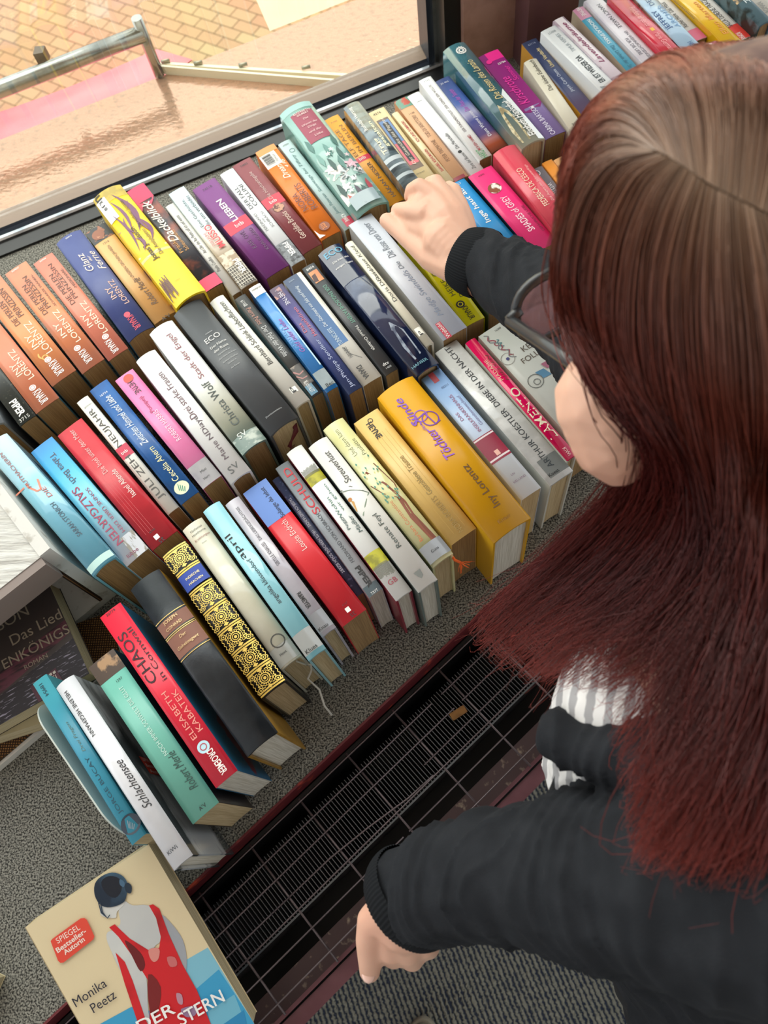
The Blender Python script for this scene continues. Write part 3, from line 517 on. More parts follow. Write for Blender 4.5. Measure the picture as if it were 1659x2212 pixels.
book(('C6', (268, 22), (350, -10), (825, 540), (722, 590)), .12, '#eff0f2', [('X', '24633', (345, 45), (375, 70), .3, .7, '#555555'), ('B', 'Die Marschallin', (630, 400), (540, 295), .34, .60, '#4a4a4a', .2), ('O', (646, 422), .0026, 0, '#222222'), ('B', 'Zora del Buono', (750, 545), (655, 435), .34, .60, '#4a4a4a', .2)], label='plain white paperback with a black dot among small lettering', group=WIN)
book(('C2', (1170, 575), (1262, 548), 'C6', (868, 440), (780, 492)), .125, '#f1f1f0', [('X', '1111', (1210, 580), (1230, 590), .3, .7, '#555555'), ('B', 'DER FUNDAMENTALIST, DER KEINER SEIN WOLLTE', (1500, 950), (1245, 615), .36, .60, '#6a5a5c'), ('B', 'MOHSIN HAMID', (1610, 1080), (1530, 970), .36, .60, '#a03a44', 0, .01), ('C6', 'B', 'HARDT', (820, 470), (790, 400), .2, .7, '#4f9a62')],
     label='white paperback with a green publisher mark at its near end', group=WIN)
book(('C2', (1285, 590), (1385, 543), 'C6', (985, 360), (870, 445)), .12, mat('#33488c', .35, grad=[(0, '#2f4178'), (.35, '#3a5aa4'), (.5, '#a9a6c4'), (.6, '#4a4f94'), (.78, '#6c5a94'), (.86, '#d8908c'), (.92, '#c8603c'), (1, '#8c4a34')]), [('X', '20 466', (1340, 590), (1365, 605), .25, .75, '#d6d9e6'), ('B', 'Der Fluss der Seelen', (1520, 800), (1400, 645), .34, .62, '#b65ac0', .2), ('C6', 'B', 'Diana Wynne Jones', (840, 320), (700, 140), .44, .70, '#eceaf4', .05)],
     label='blue to purple paperback with a cloud picture and magenta script', group=WIN)
foil = mat('#35606b', .08, grad=[(0, '#4a7d88'), (.3, '#2f5a66'), (.7, '#456a70'), (.85, '#7d8a80'), (1, '#a9ab98')], bump=.35, bscale=40, coat=.9, bdist=.002, stretch=(1, 1, 1))
book(('C3', (10, 250), (115, 205), (530, 690), (400, 750)), .14, foil, [('O', (100, 258), .007, .0055, Wt), ('O', (100, 258), .0035, .002, Wt), ('G', [(.62, .3), (.7, .2), (.86, .1), (.97, .15), (.97, .5), (.8, .55), (.7, .5)], mat('#cdbf98', .4, noise=('#8a7c58', 120, .45, .6))), ('G', [(.50, .96), (.56, .7), (.75, .82), (.99, .75), (.99, 1)], '#e6ecee'),
     ('B', 'Die Rosen des Lanzio', (310, 500), (140, 310), .40, .68, '#d9c48a', .35), ('B', 'Elisabeth Hänischel', (455, 690), (315, 520), .50, .80, Wt, 0, .01)] + [('S', [(100+11*math.cos(a), 258+11*math.sin(a)), (100+26*math.cos(a), 258+20*math.sin(a))], .0009, Wt) for a in [k*PI/6 for k in range(12)]],
     kind='hc', page='cream', label='tall teal foil-wrapped hardcover with a white rosette, beside the window post', group=WIN)
book(('C3', (188, 285), (300, 250), (640, 665), (530, 700)), .12, '#8d78b2', [('R', 0, .66, 0, 1, '#8a1d72'), ('R', 0, .10, .3, 1, '#e6298c'), ('G', [(.66, .0), (.66, 1), (.70, .8), (.68, .55), (.72, .3), (.69, .0)], '#8a1d72'), ('O', (250, 315), .004, 0, '#e6298c'), ('X', '22784', (265, 325), (285, 345), .5, .9, Wt),
     ('B', 'Kirschrote', (430, 530), (310, 400), .12, .55, '#ea3aa4', .35), ('B', 'Sommer', (400, 400), (330, 335), .62, .86, '#ea3aa4', .1), ('B', 'CARINA BARTSCH', (575, 680), (450, 545), .34, .56, '#e6def0'), ('R', (458, 540), (466, 552), .42, .54, Wt)], side='#7a2a70',
     label='purple and lilac paperback with pink script title', group=WIN)
book(('E8', (-15, 232), (58, 182), (430, 705), (345, 765)), .125, '#e2dcc8', [('B', 'Das kleine Eulenbuch', (185, 420), (20, 215), .34, .66, '#4a463c', .2), ('X', '32', (340, 650), (355, 665), .3, .6, '#4a463c')], kind='hc', page='cream', sag=.002, label='ivory book with a dark italic title, right of the purple and lilac one', group=WIN)
book(('F3', (35, 290), (125, 240), (600, 790), (500, 840)), .12, mat('#3a4468', .35, grad=[(0, '#36405f'), (.55, '#3c4870'), (.75, '#5a4d6c'), (1, '#6e5470')]), [('X', '62116', (100, 275), (120, 290), .25, .75, '#9aa2bc'), ('B', 'Unter Verdacht', (240, 440), (130, 320), .45, .70, '#e2cf9a', 0, .01), ('B', 'Joyce Carol Oates', (385, 600), (255, 455), .40, .66, '#cdd4e4')], side='#c08a2c', label='navy paperback with pale yellow title and white author line', group=WIN)
book(('F3', (125, 215), (225, 175), (722, 655), (622, 715)), .135, '#e8ebec', [('X', 'LÜBB', (200, 205), (220, 225), .25, .75, '#8a949a'), ('B', 'TIMUR VERMES', (345, 350), (230, 235), .52, .76, '#98a2a8'), ('B', 'ER IST WIEDER DA', (535, 555), (360, 385), .34, .70, '#3c4448', 0, .02), ('O', (580, 610), .009, 0, '#9a9d9e'), ('G', [(.77, .15), (.80, .6), (.87, .75), (.88, .45), (.83, .2)], '#7f8384')],
     label='white paperback with heavy condensed grey title beside the light blue slim one', group=WIN)
book(('F3', (232, 172), (278, 152), (775, 640), (738, 655)), .12, mat('#bfe0e8', .35, noise=('#8cc6d4', 20, .4, .6)), [('R', .1, .95, .25, .8, '#3fa2b4'), ('B', 'Sieben Angeln im Regen', (640, 560), (290, 210), .36, .7, '#e3f2f4', .2)], label='slim aqua paperback with pale script squeezed between two white books', group=WIN)
book(('F3', (250, 125), (338, 97), (835, 585), (765, 625)), .125, mat('#dccdd6', .35, noise=('#8a5a78', 26, .52, .62)), [('R', .0, .55, .15, .85, '#eee6ea'), ('B', 'Lavendelträume', (600, 400), (330, 140), .30, .68, '#8a2a5c', .35, .015), ('R', .9, 1, 0, 1, '#efe9ec')], label='white and plum paperback with mulberry script lettering', group=WIN)
book(('F3', (365, 65), (432, 38), (862, 503), (788, 545)), .122, '#4fa3bf', [('R', 0, .15, 0, 1, '#c98aa6'), ('D', 'HEYNE', (375, 60), (430, 110), .3, .66, Wt), ('D', 'NICHOLAS SPARKS', (470, 130), (620, 285), .34, .66, '#eaf4f6', 0, .01), ('D', 'Das Lächeln der Sterne', (625, 300), (800, 470), .34, .66, '#2a6a82', .2)], side='#b7a892',
     label='turquoise paperback with white capitals and a pink head', group=WIN)
book(('F3', (415, 20), (520, -28), (1005, 480), (905, 530)), .125, mat('#e3dfe6', .35, noise=('#cfc6d6', 14, .45, .6)), [('D', 'NANCY NAIGLE', (500, 45), (670, 190), .42, .66, '#4a4a58'), ('D', 'EIN WEIHNACHTSENGEL', (700, 215), (875, 390), .50, .68, '#5c5a6a'), ('D', 'FÜR DIE LIEBE', (690, 270), (810, 370), .22, .46, '#5c5a6a')], label='lilac white paperback with slate lettering beside the red hardcover', group=WIN)
book(('F3', (555, -15), (665, -55), (1185, 470), (1075, 525)), .135, mat('#cf2840', .18, noise=('#b81e36', 14, .4, .6), coat=.5), [('R', (835, 205), (855, 222), .42, .62, '#e9b23a'), ('D', 'Finden al dente', (700, 70), (830, 190), .36, .66, '#f0a0a4', .3), ('D', 'Marie Giermann', (860, 240), (1000, 350), .36, .66, '#f0a0a4', .3)], kind='hc', label='glossy red hardcover with a small yellow square on the spine', group=WIN)
book(('F3', (700, -75), (800, -120), (1260, 355), (1140, 410)), .135, mat('#a8c6de', .12, noise=('#8fb2d0', 12, .4, .6), coat=.6), [('B', 'JEFFREY', (990, 200), (870, 80), .12, .42, '#35588c', 0, .01), ('B', 'ARCHER', (1040, 190), (890, 50), .55, .85, '#7fa6cc', 0, .01), ('B', 'DER', (860, 50), (800, 0), .3, .55, '#35588c'), ('D', 'HEYNE', (1120, 285), (1185, 350), .4, .66, '#35588c')], kind='hc', side=mat('#c9b3a0', .3, noise=('#4a2a26', 40, .5, .58)), label='pale sky blue wrapped hardcover with tall blue capitals', group=WIN)
book(('F3', (700, -235), (815, -280), (1310, 225), (1195, 262)), .12, '#e9e8e4', [('R', .62, 1, 0, .35, '#e9e8e4'), ('B', 'Rachel Hore  Das Haus', (1170, 160), (1000, 0), .36, .62, '#3a3a3a', .15), ('R', .88, 1, 0, 1, '#c75a78')]+[('R', .3+i*.016, .308+i*.016, .08, .14, K1) for i in range(34)]+[('R', .3+i*.016, .308+i*.016, .86, .92, K1) for i in range(34)],
     side='#4c4038', label='white paperback edged with rows of black dashes, raspberry at its near end', group=WIN)
book(('F3', (885, -175), (985, -222), (1490, 265), (1385, 315)), .13, mat('#eebd1c', .2, coat=.4), [('B', 'Ellen Marten', (1400, 220), (1180, 10), .35, .65, '#d98a30', .2), ('R', (1285, 105), (1300, 122), .42, .62, '#e0782a')], kind='hc', label='bright sunflower yellow hardcover between white paperbacks near the top edge', group=WIN)
book(('F3', (950, -200), (1040, -240), (1540, 240), (1440, 285)), .12, '#eceae6', [('B', 'EINE FRAGE', (1310, 100), (1220, 0), .3, .62, '#3a3a3a'), ('B', 'SALLA DER', (1420, 180), (1330, 90), .3, .62, '#4a4a4a'), ('R', .83, 1, 0, 1, '#d23a30'), ('D', 'ROMAN', (1460, 220), (1510, 260), .35, .65, Wt)], label='white paperback with a red block at its near end, top right', group=WIN)
book(('F3', (1050, -300), (1135, -345), (1632, 148), (1545, 192)), .14, mat('#56727c', .2, noise=('#26302e', 30, .5, .58)), [('R', 0, .72, 0, .6, mat('#2c3430', .4, noise=('#c9a46a', 60, .6, .66))), ('X', 'H', (1480, 5), (1500, 30), .4, .75, '#c9d4d6')], kind='hc', page='tan', label='dark teal patterned hardcover near the top right corner, tan page block showing', group=WIN)
book(('F3', (1150, -330), (1260, -385), (1760, 105), (1650, 160)), .13, '#c9c6be', [('B', 'ROMAN', (1640, 90), (1590, 20), .35, .62, '#7a7a78')], label='pale grey book in the top right corner', group=WIN)
# ======== middle row
skyb = mat('#8fcbe0', .16, grad=[(0, '#bfe3ee'), (.28, '#a8d6e8'), (.34, '#8cc9da'), (.6, '#7dc0d8'), (1, '#69b2cc')], noise=('#b4e0ea', 10, .52, .7), bump=.2, bscale=20, coat=.7, bdist=.002)
book(('D1', (-135, 660), (60, 560), (925, 1520), (700, 1650)), .145, skyb, [('B', 'HUTMACHERIN', (340, 900), (20, 705), .30, .44, '#a8605c', .15), ('S', [(120, 1030), (190, 980), (300, 910), (330, 990), (300, 1005), (230, 975), (215, 950)], .0022, '#e08a72'), ('B', 'DIE', (360, 1085), (305, 1000), .62, .78, '#c8706a', .15), ('B', 'SARAH STONICH', (600, 1385), (375, 1130), .50, .68, '#3a4a5c', .15), ('R', .945, .985, 0, 1, '#b9dcd6')],
     kind='hc', label='large glossy light blue hardcover with coral script at the left edge', group=MID)
book(('D1', (222, 712), (398, 600), (1155, 1470), (965, 1605)), .125, mat('#5fbfe0', .3, grad=[(0, '#3f8fcc'), (.12, '#49a9dc'), (.3, '#58c0e4'), (.6, '#8ed3e6'), (.8, '#b4d2e2'), (.9, '#cdd2de'), (1, '#d9dce6')], noise=('#7fd0e8', 12, .5, .7)), [('R', .84, 1, .45, 1, mat('#c9cbd2', .4, noise=('#8a8478', 60, .5, .58), stretch=(1, 4, 1))), ('D', 'Tabea Bach', (385, 735), (570, 955), .44, .68, '#4a4a5c'), ('D', 'SONNE ÜBER DEM', (650, 1010), (940, 1350), .66, .82, '#a2506a'), ('D', 'SALZGARTEN', (560, 1010), (930, 1430), .22, .52, '#a8385a', 0, .006), ('X', 'lübbe', (985, 1480), (1050, 1530), .24, .72, '#8a3050')],
     label='turquoise blue paperback with raspberry capitals and a white snowy end', group=MID)
book(('D1', (437, 575), (640, 448), (1385, 1320), (1180, 1475)), .12, mat('#d5333f', .3, noise=('#c02b38', 30, .45, .7)), [('B', 'Die Insel unter dem Meer', (830, 870), (550, 540), .36, .54, '#f7b8b4'), ('B', 'Isabel Allende', (1010, 1080), (840, 880), .58, .76, '#f6dcd6'), ('X', '4290', (1185, 1290), (1220, 1330), .28, .5, K1), ('R', (1220, 1345), (1255, 1365), .30, .46, Wt), ('X', 'st', (1255, 1370), (1285, 1400), .34, .54, K1)]+[('S', [(.25, .15+.1*i), (.9, .17+.1*i)], .0002, '#e0666c') for i in range(4)],
     label='worn plain red paperback with pale title between turquoise and cream ones', group=MID)
book(('D1', (585, 320), (690, 270), (1400, 1140), (1300, 1190)), .115, '#edeae0', [('X', 'gelesen', (660, 330), (700, 370), .2, .85, '#77777c', .3), ('B', 'NEUJAHR', (945, 660), (670, 400), .24, .78, '#45423e'), ('R', (900, 690), (985, 755), 0, 1, '#d02c50'), ('X', 'btb', (925, 710), (965, 745), .2, .72, Wt), ('B', 'JULI ZEH', (1290, 1050), (965, 760), .22, .80, '#45423e')], label='narrow cream paperback with thin grey capitals and a red band', group=MID)
book(('D1', (688, 225), (838, 145), (1560, 1025), (1395, 1110)), .12, mat('#2563a8', .3, noise=('#1f5798', 40, .4, .6), bump=.15), [('X', '16734', (790, 240), (830, 270), .25, .65, '#e6eaf2'), ('B', 'Zwischen Himmel und Liebe', (1150, 640), (840, 270), .30, .66, '#d6e0ee', .35, .008), ('B', 'Cecelia Ahern', (1380, 930), (1165, 680), .40, .70, '#e8e2a8', .1), ('O', (1415, 985), .0085, 0, '#dff0c0')]+[('S', [(1385+18*i, 960+5*i), (1400+14*i, 1010+2*i)], .0009, '#2f7a6a') for i in range(4)],
     label='blue paperback with white brush script and a round pale emblem', group=MID)
book(('D1', (885, 150), (1040, 60), 'D2', (268, 1495), (118, 1568)), .12, mat('#f07fb4', .32, noise=('#f08cbc', 30, .4, .7)), [('O', (1000, 135), .006, 0, '#d84a3a'), ('D', 'HEYNE', (1010, 165), (1080, 250), .36, .66, K1), ('B', 'Pompeji', (1215, 380), (1115, 265), .34, .60, '#b03068'), ('B', 'ROBERT HARRIS', (1385, 625), (1190, 400), .44, .68, '#fbd6e4'), ('R', .83, 1, 0, 1, mat('#9a9698', .25, noise=('#86828a', 40, .4, .6))), ('D2', 'X', 'Mini', (105, 1440), (140, 1465), .38, .68, K1), ('D2', 'X', 'Harr', (140, 1475), (180, 1505), .30, .62, K1)],
     label='pink paperback with a grey library label at its near end', group=MID)
book(('C4', (1040, 1430), (1210, 1350), 'D2', (475, 1445), (315, 1530)), .135, mat('#f0f0ef', .22), [('C4', 'B', 'Drei starke Frauen', (1440, 1750), (1240, 1530), .34, .62, '#5c3a46'), ('D1', 'B', 'Drei starke Frauen', (1520, 440), (1250, 90), .34, .64, '#6a4450'), ('D2', 'B', 'Marie NDiaye', (310, 1355), (70, 1060), .40, .70, '#55424a'), ('D2', 'X', 'S', (315, 1430), (345, 1460), .25, .45, '#4a4a4a'), ('D2', 'X', 'V', (330, 1400), (375, 1435), .48, .75, '#4a4a4a')][1:],
     kind='hc', label='white hardcover with plum lettering, right of the pink paperback', group=MID)
book(('C4', (1140, 1210), (1345, 1120), 'D2', (580, 1215), (400, 1325)), .14, mat('#eef0ee', .25, grad=[(0, '#f1f3f3'), (.45, '#eceeea'), (.68, '#d6d6c4'), (.8, '#b9bda8'), (.88, '#8f9c8e'), (1, '#6c8078')]), [('R', .90, 1, 0, 1, mat('#7d9088', .3, noise=('#c2cbbf', 60, .5, .62), stretch=(2, 1, 1))), ('D2', 'B', 'Stadt der Engel', (135, 775), (-115, 470), .44, .72, '#8a4450'), ('D2', 'B', 'Christa Wolf', (385, 1110), (150, 810), .36, .66, '#3f4a46'), ('D2', 'X', 'SV', (390, 1155), (455, 1205), .25, .6, '#dfe6de')],
     kind='hc', label='white hardcover fading to a green water picture at its near end', group=MID)
book(('C4', (1340, 1065), (1550, 945), 'D2', (820, 1055), (590, 1185)), .145, mat('#4c4f52', .35, noise=('#55585b', 6, .4, .6)), [('D2', 'X', 'Umberto', (180, 452), (180, 452), .40, .64, '#c9c9c9'), ('D2', 'X', 'ECO', (208, 487), (208, 487), .24, .76, '#e6e4e0'), ('D2', 'X', 'Der Name', (240, 535), (240, 535), .24, .80, '#e6e4e0'), ('D2', 'X', 'der Rose', (266, 561), (266, 561), .26, .76, '#e6e4e0'),
     ('D2', 'X', 'Nachschrift zu', (283, 590), (283, 590), .30, .72, '#b9b9b9'), ('D2', 'X', '»Der Name der Rose«', (305, 612), (305, 612), .22, .84, '#b9b9b9'), ('D2', 'X', 'Burkhart Kroeber', (325, 640), (325, 640), .28, .80, '#b9b9b9'), ('D2', 'X', 'Zeichen in', (340, 662), (340, 662), .36, .66, '#b9b9b9'), ('D2', 'X', 'der Rosen', (366, 690), (366, 690), .36, .66, '#b9b9b9'), ('D2', 'X', 'Zweitausendeins', (610, 1025), (650, 1040), .22, .78, '#a9abac')],
     kind='hc', page='cream', label='thick plain dark grey hardcover with a dark red ribbon, middle row', group=MID)
ecoB = bpy.data.objects[[k for k in root_info][-1]]
book(('D2', (165, 235), (275, 185), (895, 935), (785, 995)), .135, '#e6e4da', [('B', 'Bernhard Schlink', (625, 680), (430, 440), .36, .70, '#3a3834', .1), ('B', 'Liebesfluchten', (425, 430), (260, 240), .36, .72, '#3a3834', .3), ('R', (765, 850), (785, 890), .4, .82, '#f4f2ea'), ('B', 'P', (790, 885), (755, 850), .45, .7, K1)], kind='hc', page='cream', label='ivory hardcover with black italic lettering, right of the thick dark grey one', group=MID)
book(('D2', (350, 215), (440, 180), (1000, 880), (905, 920)), .12, mat('#3c3e40', .32, noise=('#4a4a48', 20, .4, .6)), [('D', '61168', (415, 225), (445, 265), .3, .6, Wt), ('D', 'Pierre Pelot', (455, 280), (550, 395), .28, .66, '#c28a78', .1), ('D', 'Der Pakt der Wölfe', (560, 415), (735, 620), .30, .70, '#dcdcda', .1), ('R', .72, .90, .1, .95, mat('#4a423c', .35, noise=('#a8988a', 60, .52, .6))), ('S', [(.76, .1), (.80, .4), (.79, .8)], .0016, '#c48a84'), ('S', [(.80, .1), (.84, .4), (.84, .8)], .0014, '#c48a84'), ('R', .90, .985, .1, .7, '#5f8ea8'), ('D', 'BLANVALET', (870, 805), (925, 880), .25, .55, Wt)],
     side='#5f7f86', label='black paperback with copper and white lettering and a small blue block', group=MID)
book(('D2', (440, 150), (535, 105), (1090, 850), (1005, 890)), .13, mat('#2f7fc8', .15, noise=('#4a96d6', 10, .45, .65), coat=.6, bump=.15, bscale=20, bdist=.002), [('R', 0, .09, 0, 1, '#e8e6e0'), ('X', 'Hellgrad', (475, 150), (500, 165), .15, .9, K1), ('B', 'Geld oder Liebe', (860, 590), (680, 360), .30, .66, '#9a5ab4', .3, .006), ('B', 'ULLI BECK', (790, 550), (680, 430), .10, .30, '#5fa6d8'), ('S', [(.1, .93), (.8, .93)], .0016, '#bfe0f0'), ('R', .83, .97, 0, 1, mat('#8a989e', .2, noise=('#77858a', 30, .4, .6))), ('X', 'Bec', (1010, 820), (1040, 845), .3, .9, K1)],
     label='bright blue foil-covered book with purple script and grey label', group=MID)
book(('D2', (600, 150), (695, 110), (1275, 845), (1165, 905)), .125, mat('#47427a', .35, grad=[(0, '#4a4468'), (.3, '#524c88'), (.6, '#3f4a88'), (1, '#3c4c78')]), [('R', 0, .10, 0, .7, mat('#5c4460', .4, noise=('#c08a80', 90, .5, .56))), ('X', '41001', (660, 145), (675, 160), .25, .7, '#c0b8cc'), ('D', 'HEYNE', (675, 175), (755, 250), .32, .62, '#e0dcea'), ('B', 'Das', (880, 450), (830, 390), .14, .36, '#d2687c'), ('B', 'Herzenhören', (945, 475), (785, 280), .50, .76, '#d2687c'), ('B', 'Jan-Philipp Sendker', (1220, 840), (940, 510), .38, .70, '#a8b2d4')],
     label='violet blue paperback with rose red title and lavender author line', group=MID)
book(('D2', (695, 85), (830, 25), (1415, 770), (1265, 840)), .12, mat('#ebe9e0', .35, noise=('#dcd8c8', 20, .5, .7)), [('R', 0, .66, 0, .78, mat('#2f5f94', .35, grad=[(0, '#33496c'), (.35, '#2f5f94'), (1, '#2d70b0')])), ('X', '35894', (750, 75), (785, 100), .2, .5, '#a9b8cc'), ('B', 'Der Geschmack von Salz und Honig', (1025, 410), (800, 125), .26, .48, '#dfe8f0', .35), ('B', 'TUNNICLIFFE', (1140, 535), (1030, 430), .28, .50, '#c9dcea'), ('B', 'HANNAH', (1205, 630), (1150, 560), .30, .50, '#555555'), ('S', [(.68, .35), (.75, .45), (.82, .8)], .0007, '#555555'), ('D', 'DIANA', (1240, 700), (1320, 780), .28, .54, K1, 0, .02)],
     label='blue and white paperback with thin handwriting, middle row', group=MID)
book(('C5', (1000, 1325), (1090, 1285), 'D2', (1530, 715), (1430, 770)), .12, '#46484a', [('X', '8404', (1035, 1325), (1060, 1345), .2, .8, Wt), ('D2', 'R', (890, 30), (960, 95), .15, .85, mat('#d97a48', .4, noise=('#e89a60', 20, .4, .6))), ('D2', 'G', [(905, 55), (930, 35), (960, 90), (930, 100)], '#4a2a28'), ('D2', 'D', 'DER ENGLISCHE PATIENT', (985, 130), (1195, 400), .40, .68, '#6aa890'), ('D2', 'D', 'Michael Ondaatje', (1215, 420), (1345, 590), .36, .64, '#dedcd6'), ('D2', 'X', 'dtv', (1410, 680), (1440, 700), .3, .75, Wt), ('D2', 'X', '1400', (1440, 705), (1460, 720), .35, .75, '#bbbbbb')],
     label='grey paperback with green capitals and a small sunset picture', group=MID)
navw = mat('#1f2a4c', .1, noise=('#5f6c8c', 9, .56, .66, 6), bump=.4, bscale=25, coat=.9, bdist=.003)
book(('C5', (1095, 1220), (1300, 1145), 'D3', (490, 820), (340, 895)), .138, navw, [('R', 0, .28, 0, 1, mat('#222c4a', .12, coat=.8)), ('X', 'ECO', (1175, 1215), (1240, 1250), .14, .92, '#6fb6d6', 0, .01), ('X', 'Die Insel des', (1220, 1290), (1270, 1290), .22, .94, Wt, .25), ('X', 'vorigen Tages', (1270, 1320), (1310, 1320), .18, .94, Wt, .25), ('D3', 'X', 'HANSER', (310, 820), (360, 850), .08, .74, '#6fa6b8'), ('G', [(.62, .05), (.7, .4), (.82, .3), (.92, .35), (.90, .7), (.72, .75), (.64, .5)], mat('#8a94a4', .3, noise=('#3a4560', 50, .48, .56)))],
     kind='hc', page='cream', label='thick shiny navy hardcover with light blue and white heading, middle row', group=MID)
book(('C5', (1305, 1150), (1368, 1122), 'D3', (455, 660), (395, 690)), .135, '#e9e4cf', [('D', 'Doris Dörrie Das blaue Kleid', (1340, 1180), (1659, 1580), .3, .7, '#4a4638') if 0 else ('B', 'Das blaue Kleid', (1540, 1430), (1350, 1170), .3, .72, '#44423a', .2), ('D3', 'B', 'Doris Dörrie', (185, 365), (20, 130), .3, .72, '#44423a'), ('D3', 'R', (335, 555), (365, 610), .15, .85, '#f4f1e4'), ('D3', 'B', 'P', (375, 605), (350, 580), .3, .7, K1)], kind='hc', page='cream', sag=.002, label='slim cream hardcover between navy and silver white books', group=MID)
book(('C5', (1315, 990), (1490, 915), 'D3', (680, 530), (500, 625)), .13, mat('#d9dde4', .3, grad=[(0, '#c9cdd6'), (.5, '#dde1ea'), (1, '#d2d8e6')]), [('B', 'Die Rose von Dover', (1640, 1230), (1440, 985), .40, .68, '#77808c', .35), ('D3', 'B', 'Die', (230, 110), (185, 60), .45, .62, '#77808c', .3), ('D3', 'B', 'Madge Swindells', (490, 455), (215, 135), .42, .70, '#8a94a8', .35), ('D3', 'R', (500, 480), (590, 585), .15, .36, '#c8324c'), ('D3', 'B', 'Weltbild', (590, 580), (505, 485), .18, .32, Wt)], side='#c2c2c2',
     label='silver white large paperback with grey calligraphy and a small red tag', group=MID)
book(('D3', (190, -150), (325, -215), (830, 475), (690, 545)), .12, '#dcd400', [('B', 'Opa will nicht', (490, 180), (300, -70), .14, .44, '#3a4a1a', .2, .012), ('B', 'HEIKE', (590, 330), (505, 220), .28, .52, '#4a4a10'), ('B', 'DENZAU', (645, 340), (520, 195), .62, .86, '#4a4a10'), ('O', (655, 385), .0052, 0, K1), ('O', (655, 385), .0032, .0024, '#dcd400'), ('D', 'KNAUR', (670, 405), (745, 490), .36, .64, K1, 0, .006)], label='neon yellow paperback with black lettering under the reaching hand', group=MID)
book(('D3', (371, -108), (501, -173), (965, 385), (835, 450)), .12, mat('#d9bd96', .4, grad=[(0, '#d9bd96'), (.6, '#dcc09c'), (.66, '#5a6a5c'), (1, '#48584c')], noise=('#6f7c66', 16, .55, .7)), [('S', [(.88, .5), (.84, .6), (.9, .66), (.86, .75)], .0008, '#2a2f2a')], label='sand and dark green paperback half hidden under the black sleeve', group=MID)
book(('C6', (535, 670), (690, 603), (1165, 1150), (1010, 1215)), .12, '#2a8fcf', [('X', '24723', (590, 655), (615, 675), .3, .72, '#cfe4f2'), ('B', 'Inge haut ab', (850, 925), (645, 685), .40, .70, Wt, .1, .01)], label='azure blue paperback with white lettering beside the hand', group=MID)
book(('C6', (690, 605), (868, 520), (1340, 1070), (1165, 1155)), .125, '#ea2f78', [('X', '47895', (795, 575), (815, 600), .30, .55, '#5a1030'), ('O', (887, 688), .0085, 0, mat('#efe9e0', .5, noise=('#8a4a2a', 110, .48, .54))), ('B', 'SHADES of GREY', (1160, 990), (940, 750), .40, .66, '#f8d4e0', 0, .006), ('B', 'GEFÄHRLICHE LIEBE', (1220, 1000), (1060, 820), .80, .92, '#7a1a40')], side='#111114', label='hot pink paperback with a round picture on its spine', group=MID)
book(('C6', (830, 460), (988, 374), (1450, 960), (1295, 1045)), .135, mat('#d94a5c', .25, coat=.3), [('B', 'FEDERICA DE CESCO', (1265, 810), (1035, 560), .28, .50, '#f6d8c0'), ('B', 'Die Augen des Schmetterlings', (1300, 780), (1060, 540), .66, .80, '#f2b8b4', .25)], kind='hc', label='coral red hardcover with cream capitals, next to the hot pink one', group=MID)
book(('C6', (1150, 560), (1228, 520), (1680, 1110), (1605, 1150)), .12, '#6f6a70', [('O', (1187, 583), .005, .004, '#d6d0d4'), ('D', 'WESTERN', (1260, 660), (1350, 760), .3, .68, '#d2ccd0')], label='slim grey paperback with faint capitals near the red hair', group=MID)
book(('C6', (1230, 510), (1300, 470), (1760, 1055), (1690, 1095)), .12, mat('#e9943c', .35, noise=('#e0a468', 12, .4, .6)), [], label='light orange paperback near the red hair, left of the peach one', group=MID)
book(('C6', (1312, 488), (1390, 445), (1850, 1010), (1772, 1055)), .12, mat('#eab27a', .35, noise=('#dd8a3c', 12, .45, .6)), [], label='peach paperback half hidden by red hair, right of the light orange one', group=MID)
book(('C6', (1385, 405), (1480, 355), (1945, 960), (1850, 1010)), .12, '#e2703a', [], label='red orange paperback just showing beside the red hair', group=MID)
book(('F3', (765, 520), (905, 455), (1400, 955), (1262, 1020)), .135, mat('#dfe6e8', .2, coat=.3), [('X', 'WIE', (880, 500), (900, 560), .42, .9, '#8a949c')], kind='hc', label='white hardcover with grey capitals behind the head', group=MID)
book(('F3', (1200, 315), (1325, 265), (1800, 740), (1675, 800)), .125, '#df85a8', [('O', (1282, 318), .009, .006, Wt), ('O', (1282, 318), .004, .0022, Wt)], label='pink paperback with a white ring emblem behind the head', group=MID)
